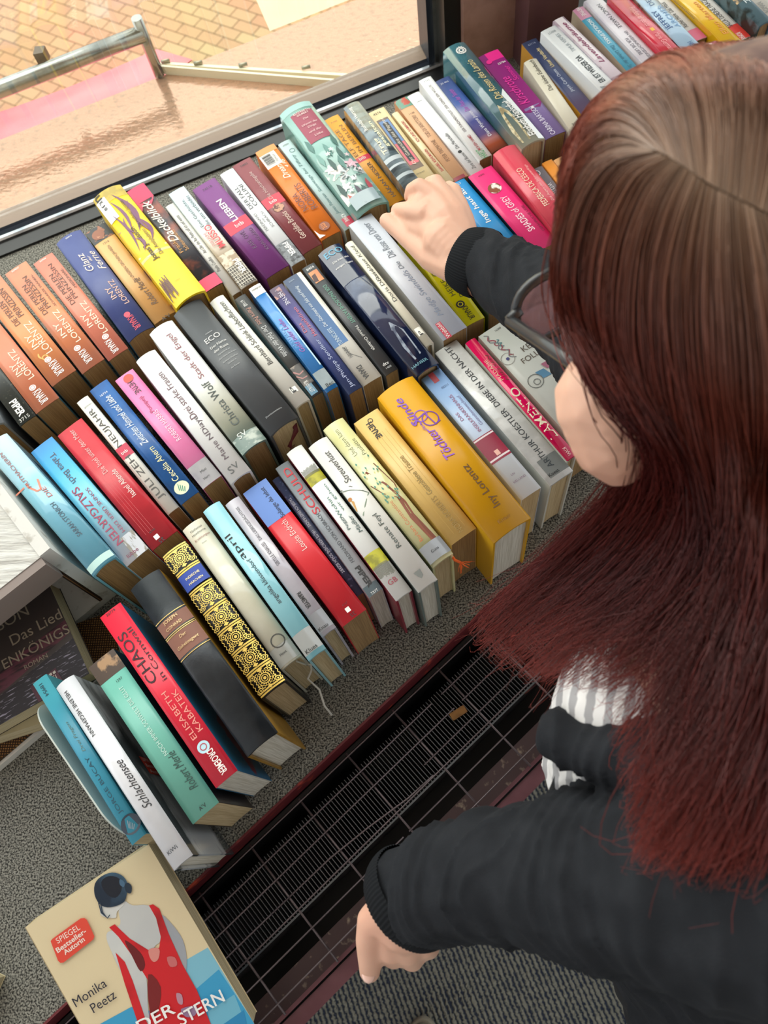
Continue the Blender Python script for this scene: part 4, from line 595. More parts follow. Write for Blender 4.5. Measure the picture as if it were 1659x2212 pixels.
# ======== front row
blkm = mat('#171513', .35, bump=.1)
A_ = []
def rosette(u, v, L_, W_):
    r = [('O', (u, v), .0016, 0, '*#e8c766'), ('O', (u, v), .0036, .0028, '*#e8c766'), ('O', (u, v), .0056, .0046, '*#e8c766'), ('O', (u, v), .0078, .0073, '*#e8c766')]
    for i in range(16):
        a = i*PI/8; r.append(('S', [(u+.0056*math.cos(a)/L_, v+.0056*math.sin(a)/W_), (u+.0078*math.cos(a)/L_, v+.0078*math.sin(a)/W_)], .0008, '*#e8c766'))
    for su in (-1, 1):
        for sv in (-1, 1):
            cu, cv = u+su*.0085/L_, v+sv*.0125/W_
            r += [('O', (cu, cv), .0027, .0019, '*#e8c766'), ('O', (cu, cv), .0009, 0, '*#e8c766'),
                  ('S', [(cu-su*.0045/L_, cv), (cu-su*.0045/L_, cv-sv*.004/W_), (cu, cv-sv*.004/W_), (cu, cv-sv*.0075/W_)], .0007, '*#e8c766')]
        for k in range(-2, 3):
            r.append(('S', [(u+su*.009/L_, v), (u+su*(.0125-.0008*abs(k))/L_, v+k*.0016/W_)], .0011, '*#e8c766'))
    for sv in (-1, 1):
        z = [(u+(-.0115+.0023*i)/L_, v+sv*(.0168+(.0011 if i % 2 else -.0008))/W_) for i in range(11)]; r.append(('S', z, .0007, '*#e8c766'))
        z = [(u+(-.006+.002*i)/L_, v+sv*(.0115+(.0012 if i % 2 else -.001))/W_) for i in range(7)]; r.append(('S', z, .0007, '*#e8c766'))
    return r
LL, WW = .208, .036
ub = [.0, .155, .295, .44, .58, .72, .86, 1.0]
for i, u in enumerate(ub):
    for du in (-.007, .007) if 0 < i < 7 else ((.008, .022) if i == 0 else (-.022, -.008)):
        A_.append(('R', u+du-.0045, u+du+.0045, .02, .98, '*#d9b95c'))
A_.append(('R', ub[1]+.018, ub[2]-.018, .02, .98, '#2447a8'))
A_ += [('X', 'INDISCHE', ub[1]+.045, ub[1]+.068, .24, .80, '*#f0dc98'), ('X', 'MÄRCHEN', ub[1]+.078, ub[1]+.106, .24, .80, '*#f0dc98')]
for i in range(7):
    if i != 1: A_ += rosette((ub[i]+ub[i+1])/2+(.006 if i == 0 else -.004 if i == 6 else 0), .5, LL, WW)
book(('D4', (1250, 430), (1440, 318), 'E2', (1405, 795), (1215, 925)), .13, blkm, A_, kind='hc', page='cream', sag=.003, label='black hardcover covered in ornate gold rosettes with a blue title field', group=FRO)
book(('D5', (128, 640), (290, 555), (1000, 1545), (850, 1645)), .125, mat('#d2cdb6', .14, noise=('#dedac6', 16, .4, .6), bump=.35, bscale=40, coat=.6, bdist=.002), [('X', 'Nathaniel', (250, 632), (250, 632), .24, .80, '#3a382f'), ('X', 'Hawthorne', (268, 657), (268, 657), .20, .86, '#3a382f'), ('X', 'Erzählungen', (295, 690), (295, 690), .18, .90, '#9a5a50'), ('X', 'Roman', (310, 715), (320, 730), .38, .6, '#3a382f'),
     ('O', (830, 1440), .0075, .0062, '#3a3830'), ('R', .885, .99, 0, 1, mat('#a3a29a', .15, coat=.5, noise=('#8e8d86', 30, .4, .6))), ('X', 'Hawt', (850, 1515), (880, 1545), .3, .62, K1)], kind='hc', page='cream', label='pale grey cream wrapped hardcover with a library label and a loose white ribbon', group=FRO)
hawB = bpy.data.objects[[k for k in root_info][-1]]
book(('D5', (285, 505), (410, 440), (1180, 1490), (1040, 1585)), .135, mat('#8fcfdb', .12, noise=('#9ad6e0', 16, .4, .6), bump=.25, bscale=30, coat=.8, bdist=.002), [('B', 'april', (625, 830), (475, 680), .14, .58, K1), ('B', 'angelika klüssendorf', (860, 1165), (625, 850), .36, .66, '#2c3a40'), ('R', .855, .975, 0, 1, mat('#9a9c9a', .15, coat=.5)), ('X', 'Klues', (1040, 1480), (1090, 1520), .12, .75, K1)], kind='hc', page='cream', label='light cyan wrapped hardcover with black lower-case lettering', group=FRO)
book(('D5', (440, 460), (555, 405), (1250, 1345), (1140, 1410)), .13, mat('#b9b4be', .12, noise=('#cbc6ce', 16, .4, .6), bump=.25, bscale=30, coat=.8, bdist=.002), [('B', 'DAS LIEBESGEDÄCHTNIS', (710, 715), (530, 490), .36, .60, '#4a464c'), ('B', 'SIBYLLE KNAUSS', (845, 890), (725, 735), .36, .60, '#5a565c'), ('D', 'R&MEYER', (985, 1090), (1075, 1195), .30, .58, K1, 0, .02), ('R', .86, .975, 0, 1, mat('#85868a', .15, coat=.5)), ('X', 'Knau', (1130, 1330), (1170, 1360), .1, .72, K1)], kind='hc', page='cream', label='lilac grey wrapped hardcover with a grey library label, left of the blue and red paperback', group=FRO)
book(('D5', (575, 390), (745, 270), (1465, 1215), (1290, 1340)), .12, '#e2303a', [('R', 0, .268, 0, 1, '#6a92dc'), ('B', 'Solange du lebst', (830, 580), (685, 365), .58, .80, '#2a3450'), ('B', 'Louise Erdrich', (1005, 800), (855, 590), .46, .68, '#f4e0d8'), ('X', '4167', (1290, 1165), (1320, 1195), .42, .64, '#7a1420'), ('R', (1318, 1205), (1345, 1230), .42, .58, Wt), ('X', 'st', (1345, 1245), (1370, 1270), .44, .64, '#5a1018')], label='bright red paperback with a cornflower blue top field', group=FRO)
book(('D5', (785, 290), (845, 258), (1445, 1090), (1400, 1125)), .105, mat('#3a4260', .4, noise=('#6f789c', 250, .58, .68)), [('D', 'TAGEBUCH EINES HUNDES', (905, 425), (1065, 620), .22, .62, '#c6cadc', 0, .012), ('D', 'HEUTE HERRCHENS SCHUH SEZIERT', (1080, 650), (1320, 940), .22, .62, '#c6cadc', 0, .012)], label='slim dark navy speckled book sunk between red and grey paperbacks', group=FRO)
book(('D5', (805, 200), (905, 155), (1590, 1075), (1470, 1125)), .12, mat('#8d9298', .3, grad=[(0, '#858b90'), (.5, '#8f959b'), (.85, '#c3c9ce'), (1, '#d0d4d8')]), [('B', 'SCHULD', (1130, 515), (865, 215), .28, .78, '#d0303c', 0, .008), ('B', 'FERDINAND VON SCHIRACH', (1380, 870), (1115, 530), .38, .62, '#4a4e54'), ('D', 'PIPER', (1395, 910), (1515, 1040), .34, .70, K1, 0, .04), ('R', .935, 1, 0, 1, '#46545a'), ('X', '7377', (1510, 1075), (1545, 1095), .25, .72, Wt)], page='white', label='grey paperback with large red capitals, front row', group=FRO)
grs = mat('#c2bc2c', .4, noise=('#8f8c2a', 90, .45, .6))
gr_ = [('S', [(.19-.0, .04+i*.05), (.145-.01*random.random(), .06+i*.05)], .0005, '#77776a') for i in range(18)]+[('S', [(.80, .04+i*.05), (.86+.02*random.random(), .03+i*.05)], .0006, '#77776a') for i in range(18)]
book(('D5', (885, 95), (1000, 30), 'D6', (465, 1405), (345, 1485)), .13, mat('#eff0ec', .3), [('R', .175, .245, 0, 1, grs), ('R', .725, .81, 0, 1, grs)]+gr_+[('B', 'Wohin', (1265, 570), (1180, 420), .26, .46, '#4f7a70'), ('B', 'wir gehen', (1300, 510), (1160, 320), .58, .78, '#4f7a70'), ('B', 'Peggy', (1350, 640), (1290, 540), .20, .42, '#3f5a56', .1), ('B', 'Mädler', (1425, 660), (1340, 545), .60, .84, '#3f5a56', .1), ('D6', 'X', 'GB', (300, 1310), (360, 1370), .22, .74, '#9a2a40')],
     kind='hc', page='white', label='white hardcover with two bands of yellow green grass print', group=FRO, side='#8a2438')
book(('D2', (875, 1275), (1015, 1200), 'D6', (650, 1325), (505, 1425)), .135, mat('#e3e1da', .28), [('D2', 'B', 'Streuverlust', (1175, 1530), (1010, 1315), .36, .66, '#44423e', .15), ('D2', 'S', [(1110, 1590), (1180, 1560), (1280, 1590)], .0008, '#5a5a50'), ('D5', 'O', (1345, 425), .0022, 0, '#d08a4a'), ('D5', 'G', [(1350, 430), (1375, 440), (1400, 510), (1375, 515)], '#d9a55c'), ('D5', 'S', [(1275, 370), (1345, 360), (1420, 360), (1480, 370)], .0008, '#7a8a7c'), ('D5', 'S', [(1480, 370), (1460, 450), (1440, 540)], .0012, '#8a9a84'),
     ('D6', 'B', 'Renate Feyl', (370, 1105), (175, 880), .42, .72, '#3f4a44'), ('D6', 'G', [(475, 1290), (520, 1255), (545, 1300), (535, 1325), (510, 1315)], '#6f716c')], kind='hc', page='white', side='#6c7a74', label='off-white hardcover with a small ochre figure and a faint bridge drawing', group=FRO)
tree = [('S', [(.94, .80), (.80, .66), (.62, .80), (.48, .62), (.36, .28)], .0022, '#8a4a30'), ('S', [(.90, .72), (.72, .60), (.58, .70)], .003, '#8a4a30'), ('S', [(.66, .66), (.50, .95), (.34, .78)], .0012, '#8a5a40'), ('S', [(.58, .66), (.52, .30), (.44, .1)], .001, '#8a5a40'), ('S', [(.97, .86), (.85, .8), (.7, .7)], .0035, '#7a3f2a')]
for i in range(26):
    u_, v_ = .26+.34*random.random(), .1+.8*random.random(); tree.append(('G', [(u_, v_), (u_+.012, v_+.05), (u_+.022, v_), (u_+.012, v_-.03)], '#5f9a84'))
ptr = book(('D2', (980, 1150), (1130, 1060), 'D6', (765, 1145), (605, 1240)), .13, mat('#e6e2a4', .16, noise=('#f0edc4', 14, .45, .65), bump=.25, bscale=30, coat=.6, bdist=.002), tree+[('D2', 'B', 'Und dann kam', (1215, 1360), (1070, 1180), .28, .48, '#6a6a3c'), ('D2', 'B', 'Paulette', (1270, 1355), (1190, 1240), .62, .80, '#6a6a3c'), ('D6', 'B', 'Barbara Constantine', (550, 1055), (330, 770), .22, .38, '#c8683a'), ('R', .885, .985, 0, 1, mat('#8f9296', .15, coat=.5)), ('D6', 'X', 'Cons', (595, 1130), (625, 1145), .32, .66, K1)],
     kind='hc', page='cream', label='pale yellow wrapped hardcover with a drawn tree and an orange tassel ribbon', group=FRO)
book(('D2', (1200, 1110), (1385, 1000), 'D6', (925, 965), (745, 1085)), .125, mat('#e9c477', .3, noise=('#e2b866', 14, .4, .65)), [('D6', 'D', 'HEYNE', (170, 200), (255, 305), .30, .52, K1, 0, .02), ('D6', 'O', (165, 195), .003, .0022, K1), ('D6', 'B', 'Gestohlene Träume', (590, 725), (380, 455), .44, .64, '#9a8448'), ('D6', 'B', 'NORA ROBERTS', (805, 1000), (610, 745), .44, .64, '#9a7c3c')]+[('S', [(.15, .3+.15*i), (.95, .3+.15*i)], .0002, '#c9a458') for i in range(4)], label='sand yellow paperback with faint gold lettering and creased spine', group=FRO)
book(('D3', (45, 1045), (300, 880), 'D6', (1325, 880), (1045, 1060)), .14, mat('#dfa318', .28, noise=('#d8980f', 6, .4, .7)), [('D3', 'B', 'Sünde', (400, 1230), (285, 1010), .22, .42, '#8a50c4', .35, .012), ('D3', 'O', (430, 1205), .0095, .0082, '#7a3fb0'), ('D3', 'O', (360, 1190), .0075, .0064, '#9a5ad0'), ('D3', 'S', [(500, 1210), (470, 1245), (420, 1200), (385, 1170), (330, 1220), (300, 1250)], .0014, '#8048b8'), ('D3', 'B', 'der', (430, 1275), (395, 1225), .34, .42, '#8a50c4', .3), ('D3', 'B', 'Töchter', (590, 1480), (415, 1285), .32, .56, '#9a5ad0', .3, .01),
     ('D6', 'B', 'Iny Lorentz', (1095, 795), (850, 510), .46, .70, '#5c3c16'), ('D6', 'X', 'Knaur', (1110, 870), (1170, 900), .34, .66, '#8a5c10')], kind='hc', page='white', label='thick mustard yellow hardcover with purple flourished script, front row', group=FRO, side='#d9a41c')
rdm = mat('#a63048', .3, noise=('#942a40', 20, .4, .6))
book(('D3', (355, 915), (490, 835), 'D6', (1385, 660), (1235, 755)), .125, mat('#a4bfe0', .3, grad=[(0, '#7fa6d8'), (.3, '#a9c4e6'), (.55, '#c6d2e6'), (.75, '#dfe4ea'), (1, '#e6e8ea')], noise=('#c9d6ea', 12, .5, .7)), [('D3', 'R', (400, 890), (460, 945), .35, .62, '#b04048'), ('D3', 'X', '00311', (470, 985), (500, 1000), .45, .8, '#4a5a80'), ('D3', 'B', 'DAS', (650, 1215), (600, 1165), .18, .32, '#a86a88'), ('D3', 'B', 'INSELKRANKENHAUS', (770, 1295), (550, 1040), .46, .62, '#a86a88'), ('D3', 'B', 'Gezeitenwechsel', (790, 1240), (610, 1040), .72, .86, '#8a86ac', .2),
     ('D6', 'R', (960, 290), (1095, 460), 0, 1, rdm), ('D6', 'R', (958, 300), (965, 310), 0, 1, '#e9d8da'), ('D6', 'R', (1075, 440), (1085, 450), 0, 1, '#e9d8da'), ('D6', 'R', (1040, 405), (1070, 435), .42, .62, '#efb8a8'), ('D6', 'X', 'LIV', (1130, 575), (1170, 600), .34, .52, '#7a5a70'), ('D6', 'X', 'HELLAND', (1180, 600), (1220, 640), .22, .82, '#7a5a70')], page='cream', label='sky blue and white paperback with a dark red picture field, front row', group=FRO)
book(('D3', (460, 740), (625, 635), 'D6', (1630, 560), (1450, 650)), .12, mat('#d3d3cf', .12, noise=('#e9e9e6', 60, .45, .65, 6), bump=.3, bscale=70, coat=.7, bdist=.001), [('D3', 'B', 'DIEBE IN DER NACHT', (920, 1115), (560, 690), .38, .60, '#33383c'), ('D3', 'B', 'ARTHUR KOESTLER', (1305, 1550), (940, 1145), .40, .62, '#33383c'), ('R', .855, .97, .20, 1, '#6c6e6c'), ('D6', 'X', 'Koest', (1465, 545), (1510, 580), .2, .62, K1)], kind='hc', sag=.001, page='cream', side='#cfcfc4', label='silvery grey wrapped book with dark capitals and a dark grey label', group=FRO)
book(('D3', (675, 665), (750, 628), (1480, 1460), (1405, 1515)), .125, mat('#e00f58', .14, coat=.5), [('B', 'MADAME', (935, 940), (805, 800), .18, .46, '#f2c8a8'), ('B', 'NIELSEN', (985, 935), (830, 750), .58, .84, '#8a4a40', .2), ('B', 'LAMENTO', (1330, 1340), (1000, 1000), .14, .86, '#f0e0c4', 0, .008), ('D', 'KiWi', (1375, 1425), (1430, 1470), .35, .65, '#f2c8c8')], kind='hc', page='cream', side='#c9c4b8', label='magenta hardcover with cream capitals close to the face', group=FRO)
book(('D3', (765, 620), (1085, 425), (1760, 1150), (1440, 1345)), .12, mat('#d2d5cb', .32, noise=('#dfe0d8', 8, .4, .6)), [('X', '16380', (930, 540), (955, 560), .32, .45, K1), ('X', 'KEN', (1010, 760), (1060, 740), .46, .78, '#6a5a4c'), ('X', 'FOLLETT', (1080, 800), (1120, 790), .30, .95, '#6a5a4c')]
     + [('S', [(.02+.018*i, .08+.05*math.sin(i*1.3)+.012*i) for i in range(16)], .0011, '#8a8f94'), ('S', [(.04+.016*i, .10+.05*math.cos(i*1.7)+.012*i) for i in range(15)], .0013, '#b4606c'), ('S', [(.10+.01*i, .22+.04*math.sin(i*2)) for i in range(8)], .0013, '#6f9a9c'), ('O', (985, 780), .008, .0074, '#a8a098'), ('O', (985, 780), .002, 0, '#5a5a8c'), ('O', (1185, 940), .009, .0082, '#6c6c68'), ('O', (1195, 945), .004, .0032, '#6c6c68'),
        ('G', [(1180, 880), (1240, 850), (1300, 890), (1240, 920)], '#5f92b4'), ('G', [(1220, 820), (1290, 780), (1330, 810), (1270, 850)], '#b46a84')], side='#d9bcb4', page='tan', label='very thick pale grey paperback with ornate pink and blue scrolls beside the glasses', group=FRO)
# ======== lower left group
goldb = mat('#a87f2c', .38, noise=('#8c6820', 40, .4, .7))
cond = book(('D4', (990, 690), (1240, 530), 'E2', (1330, 1150), (1125, 1320)), .14, mat('#202428', .3, noise=('#2c3034', 50, .4, .65), bump=.3, bscale=260, bdist=.0005), [('R', .245, .315, 0, 1, '#8a5a48'), ('R', .335, .445, 0, 1, '#8a5a48')]+[('R', u, u+.004, 0, 1, '*#d9b870') for u in (.232, .322, .331, .455)]+[('X', 'JOSEPH', .252, .272, .22, .68, '*#e6c890'), ('X', 'CONRAD', .285, .307, .18, .70, '*#e6c890'), ('X', 'Der', .350, .372, .38, .60, '*#e6c890', .2), ('X', 'Geheimagent', .39, .425, .14, .84, '*#e6c890', .2)],
     kind='hc', page='white', side=goldb, label='thick black leather hardcover with brown title fields and brass coloured boards', group=LEF)
book(('E2', (110, 360), (255, 262), (1065, 1410), (910, 1545)), .135, '#e62a42', [('X', '30779', (170, 330), (185, 345), .25, .68, K1), ('B', 'CHAOS', (490, 810), (240, 490), .12, .52, '#3c1a20', 0, .004), ('B', 'in Cornwall', (570, 790), (320, 430), .60, .82, '#4a1c24'), ('B', 'ELISABETH', (760, 1210), (540, 890), .28, .50, '#f09a8c'), ('B', 'KABATEK', (800, 1150), (600, 880), .62, .84, '#f09a8c'), ('O', (828, 1255), .006, 0, '#bfe4f0'), ('O', (828, 1255), .0035, .0026, '#c04a5a'), ('D', 'DROEMER', (850, 1290), (960, 1450), .44, .72, '#f6e8e4', 0, .02)],
     side=mat('#1f6a94', .3, noise=('#7a2440', 12, .60, .63)), page='white', label='red paperback with blue boards and tall dark title, front of the leather one', group=LEF)
mer = book(('E1', (605, 200), (780, 65), (1510, 1125), (1325, 1280)), .125, mat('#79c2b0', .33, noise=('#74bcaa', 12, .4, .6)), [('R', 0, .125, 0, 1, mat('#4c3a2c', .35, noise=('#b08a62', 70, .52, .6))), ('X', '1297', (790, 285), (815, 305), .50, .72, K1), ('B', 'NOCH IMMER SCHWELT DIE GLUT', (1160, 790), (830, 330), .44, .58, '#cdeae0'), ('B', 'Robert Merle', (1325, 1050), (1150, 800), .50, .78, '#2a4a44', .35), ('X', 'A\'V', (1370, 1140), (1410, 1185), .40, .66, K1)],
     side='#2c2422', page='cream', label='mint green paperback with an old battle painting at its head', group=LEF)
book(('E1', (375, 340), (495, 240), (1320, 1480), (1190, 1610)), .135, mat('#dcdde2', .14, noise=('#e9eaee', 20, .4, .6), bump=.4, bscale=60, coat=.7, bdist=.001), [('D', 'HELENE HEGEMANN', (455, 360), (655, 660), .22, .42, K1), ('B', 'Schlachtensee', (985, 1200), (800, 850), .40, .78, '#2c2c30', .5), ('X', 'KiWi', (1150, 1440), (1200, 1490), .2, .7, '#33363c'), ('Q', .46, .56, .055, .100, '#d8402e', ('SPIEGEL', 'Bestseller-', 'Autorin'))],
     kind='hc', sag=.004, side=mat('#ccd2d4', .15, noise=('#3f4648', 7, .45, .58, 8), coat=.5, stretch=(1, 1, 3)), page='white', label='glossy white hardcover with black handwriting and grey water photo boards', group=LEF)
book(('E1', (215, 310), (325, 242), (1008, 1345), (908, 1417)), .12, mat('#3d9fb4', .35, grad=[(0, '#4aa2ae'), (.4, '#3a94b0'), (1, '#46a8c4')]), [('D', '18954', (280, 310), (335, 385), .28, .52, '#1f4a58'), ('B', 'JORGE BUCAY', (860, 1185), (600, 810), .30, .60, '#1f4a5c'), ('B', 'Drei Fragen', (585, 775), (450, 580), .42, .66, '#6a8a84', .3), ('O', (900, 1277), .0095, 0, '#2f3a48')]+[('S', [(878+12*i, 1250+6*i), (890+8*i, 1305+2*i)], .0006, '#8a949c') for i in range(5)],
     page='cream', label='teal blue paperback beside the white metal bookend', group=LEF)
# let neighbours touch without cutting into each other
def corners(k):
    o = bpy.data.objects[k]; L, W_ = root_info[k][:2]; a = o.rotation_euler.z; c, s_ = math.cos(a), math.sin(a)
    return [(o.location.x+c*u-s_*v, o.location.y+s_*u+c*v) for u, v in ((0, -W_/2), (L, -W_/2), (L, W_/2), (0, W_/2))]
keys = list(root_info); start = {k: bpy.data.objects[k].location.copy() for k in keys}
for it in range(80):
    cs_ = {k: corners(k) for k in keys}; hit = 0
    for i, ka in enumerate(keys):
        for kb in keys[i+1:]:
            A, B_ = cs_[ka], cs_[kb]
            if abs(A[0][0]-B_[0][0])+abs(A[0][1]-B_[0][1]) > .4: continue
            best = None
            for o in (bpy.data.objects[ka], bpy.data.objects[kb]):
                for t in (o.rotation_euler.z, o.rotation_euler.z+PI/2):
                    x_, y_ = math.cos(t), math.sin(t); pa = [p[0]*x_+p[1]*y_ for p in A]; pb_ = [p[0]*x_+p[1]*y_ for p in B_]
                    pen = min(max(pa), max(pb_))-max(min(pa), min(pb_))
                    if best is None or pen < best[0]: best = (pen, x_, y_, 1 if sum(pa) > sum(pb_) else -1)
            if best[0] > .0001:
                hit += 1; m_ = min(best[0], .004)*.5*best[3]
                for kk, sg in ((ka, 1), (kb, -1)): o = bpy.data.objects[kk]; o.location.x += sg*m_*best[1]; o.location.y += sg*m_*best[2]
                cs_[ka] = corners(ka); cs_[kb] = corners(kb)
    if not hit: break
print('thin', sorted((round(v[1], 4), k) for k, v in root_info.items())[:5]); print('relax', it, hit, sorted([(round((bpy.data.objects[k].location-start[k]).length*1000, 1), k) for k in keys])[-12:])
# ribbons
def ribbon(parent, pts, w, m, name='bookmark_ribbon'):
    bm = bmesh.new(); pts = [Vector(p) for p in pts]; M = parent.matrix_basis.inverted() if False else None
    a = []; 
    for i, p in enumerate(pts):
        d = (pts[min(i+1, len(pts)-1)]-pts[max(i-1, 0)]).normalized(); s_ = Vector((0, 1, .3)).cross(d).normalized() if abs(d.y) > .7 else d.cross(Vector((0, 0, 1))).normalized()
        if s_.length < .1: s_ = Vector((0, 1, 0))
        a.append([bm.verts.new(p+s_*w/2), bm.verts.new(p-s_*w/2), bm.verts.new(p-s_*w/2+Vector((.0003, 0, .0003))), bm.verts.new(p+s_*w/2+Vector((.0003, 0, .0003)))])
    for x, y in zip(a, a[1:]):
        for k in range(4): bm.faces.new((x[k], x[(k+1) % 4], y[(k+1) % 4], y[k]))
    bm.faces.new(a[0][::-1]); bm.faces.new(a[-1]); bmesh.ops.recalc_face_normals(bm, faces=bm.faces)
    return obj(name, bm_mesh(bm, m, True), parent)
L_, W_, z_ = root_info[ecoB.name]
rb = ribbon(ecoB, [(L_-.004, .012, .128), (L_+.001, .010, .122), (L_+.004, .0, .115), (L_+.006, -.006, .108)], .006, mat('#5c1218', .6)); rb['label'] = 'dark red ribbon end'
for k in range(5): ribbon(ecoB, [(L_+.006, -.004+.0012*k, .108), (L_+.008, -.010+.0018*k, .101)], .0006, mat('#5c1218', .6), 'ribbon_fray')
L_, W_, z_ = root_info[ptr.name]
org = mat('#ef6a20', .6); ribbon(ptr, [(L_-.003, .012, .118), (L_+.003, .012, .116), (L_+.008, .016, .112)], .003, org)
for k in range(14): ribbon(ptr, [(L_+.007, .016, .112), (L_+.014+.002*math.sin(k), .014+.0016*(k-4), .108+.0025*math.cos(k*2))], .0006, org, 'ribbon_fray')
L_, W_, z_ = root_info[hawB.name]; wr_ = mat('#c9c6ba', .5)
ribbon(hawB, [(L_-.003, .004, .11), (L_+.004, .010, .10), (L_+.010, .014, .112), (L_+.012, .010, .10), (L_+.012, .002, .085), (L_+.022, .004, .06), (L_+.035, -.002, .045), (L_+.045, -.002, .032)], .0022, wr_)

# ---------------------------------------------------------------- bookend, crate, flat books
pl = empty('bookend', (0, 0, 0)); 
q = [at(*pc('E1', x, y), z) for x, y, z in ((195, 450, .085), (215, 428, .09), (250, 440, .09), (330, 520, .09), (560, 900, .09), (880, 1330, .09), (850, 1345, .05), (740, 1320, .03), (640, 1180, .03), (420, 790, .04), (280, 590, .06))]
c0 = sum(q, Vector())/len(q); pl.location = (c0.x, c0.y, 0); pl['label'] = 'white rounded metal bookend leaning against the teal blue paperback'; pl['category'] = 'bookend'
e0 = at(*pc('E1', 188, 435), .10); e1 = at(*pc('E1', 830, 1385), .10); dd = (e1-e0); dd.z = 0; dl = dd.length; dd.normalize(); nn = Vector((-dd.y, dd.x, 0))
bm = bmesh.new()
def rr(w, h_, r, n=6):
    P_ = []
    for cx, cy, a0 in ((w-r, h_-r, 0), (r, h_-r, 90)):
        for i in range(n+1): a = math.radians(a0+90*i/n); P_.append((cx+r*math.cos(a), cy+r*math.sin(a)))
    return [(w, 0)]+P_+[(0, 0)]
# plate leans on the book: foot further out, top edge against it
fl = at(*pc('E1', 215, 310), .12); foot = e0+nn*((fl-e0).dot(nn)-.004); foot.z = .001; upv = e0-foot
pts = [foot+dd*x+upv*(y/.10) for x, y in rr(dl, .10, .035, 10)]
prism(bm, [p-Vector((c0.x, c0.y, 0)) for p in pts], -nn*.0016); bmesh.ops.recalc_face_normals(bm, faces=bm.faces)
obj('upright_plate', bm_mesh(bm, mat('#cfd4cc', .35)), pl)

# crate lying on its side, its open face to the room
wht = mat('#d9d8d2', .8, bump=.9, bscale=42, noise=('#b9b6ae', 25, .45, .7), stretch=(.6, 5, 1), bdist=.004); wh2 = mat('#dedcd6', .7, noise=('#b5b0a6', 60, .58, .7), bump=.4, bscale=60); jute = bpy.data.materials.new('burlap'); jute.use_nodes = True
n = jute.node_tree.nodes; l = jute.node_tree.links; t = n.new('ShaderNodeTexCoord'); ck = n.new('ShaderNodeTexBrick'); ck.offset = 0; ck.inputs['Scale'].default_value = 1; ck.inputs['Brick Width'].default_value = .0028; ck.inputs['Row Height'].default_value = .0028; ck.inputs['Mortar Size'].default_value = .0006
ck.inputs['Color1'].default_value = lin('#9a7040'); ck.inputs['Color2'].default_value = lin('#7a5228'); ck.inputs['Mortar'].default_value = lin('#2c1a0c'); l.new(t.outputs['Object'], ck.inputs[0]); l.new(ck.outputs[0], n['Principled BSDF'].inputs['Base Color']); n['Principled BSDF'].inputs['Roughness'].default_value = 1
ZT = .16
cr_ = empty('wooden_crate', (*at(60, 1250, 0)[:2], 0)); cr_['label'] = 'rough white painted wooden crate lined with burlap at the left edge'; cr_['category'] = 'crate'; co = Vector(cr_.location)
def cpart(name, pts, dv, m):
    bm = bmesh.new(); prism(bm, [p-co for p in pts], dv); bmesh.ops.recalc_face_normals(bm, faces=bm.faces); return obj(name, bm_mesh(bm, m), cr_)
# top board (rough face up)
a = at(*pc('D4', 315, 445), ZT); b_ = at(*pc('D4', 0, 690), ZT); c = at(*pc('D4', 0, 30), ZT)
fwd = (b_-a).normalized(); bk = (c-a).normalized()
cpart('top_board', [a, a+fwd*.35, a+fwd*.35+bk*.30, a+bk*.30], (0, 0, -.014), wht)
# side board: from the top corner down to the sill, its edge facing the middle row
s0 = at(*pc('D4', 330, 440), ZT+.002); s1 = at(*pc('D4', 860, 880), 0.002); s1b = at(*pc('D4', 830, 930), 0.002)
# front vertical edge at the crate's near right corner, thick board
side_n = Vector((-bk.y, bk.x, 0)); side_n = side_n if side_n.x > 0 else -side_n
cpart('side_board', [a+Vector((0, 0, .002)), a+bk*.30+Vector((0, 0, .002)), Vector(((a+bk*.30).x, (a+bk*.30).y, 0)), Vector((a.x, a.y, 0))], side_n*.013, wh2)
A0 = Vector((a.x, a.y, 0))
cpart('bottom_board', [A0, A0+fwd*.35, A0+fwd*.35+bk*.30, A0+bk*.30], (0, 0, .012), wh2)
cpart('back_board', [A0+bk*.30, A0+bk*.30+fwd*.35, A0+bk*.30+fwd*.35+Vector((0, 0, ZT-.014)), A0+bk*.30+Vector((0, 0, ZT-.014))], bk*.01, wh2)
# front fascia under the top board, burlap lining, lower board
cpart('front_fascia', [a+Vector((0, 0, -.001)), a+fwd*.35+Vector((0, 0, -.001)), a+fwd*.35+Vector((0, 0, -.038)), a+Vector((0, 0, -.038))], -bk.cross(Vector((0, 0, 1))).normalized()*.0+(-bk)*.0+Vector((fwd.y, -fwd.x, 0))*(.010 if Vector((fwd.y, -fwd.x, 0)).dot(bk) < 0 else -.010), mat('#8d7f78', .6))
tr = [at(x, y, .012) for x, y in ((236, 1325), (262, 1418), (180, 1492), (88, 1570), (-90, 1722), (-260, 1500))]
cpart('burlap_lining', tr, (0, 0, .004), jute)
cpart('lower_board', [Vector((p.x, p.y, 0)) for p in [at(x, y, .006) for x, y in ((240, 1330), (268, 1420), (186, 1498), (92, 1582), (-92, 1738), (-270, 1500))]], (0, 0, .0115), wh2)
cpart('burlap_side', [a-side_n*.001-Vector((0, 0, .04)), a-side_n*.001+bk*.29-Vector((0, 0, .04)), Vector(((a+bk*.29).x, (a+bk*.29).y, .012))-side_n*.001, A0-side_n*.001+Vector((0, 0, .012))], -side_n*.004, jute)

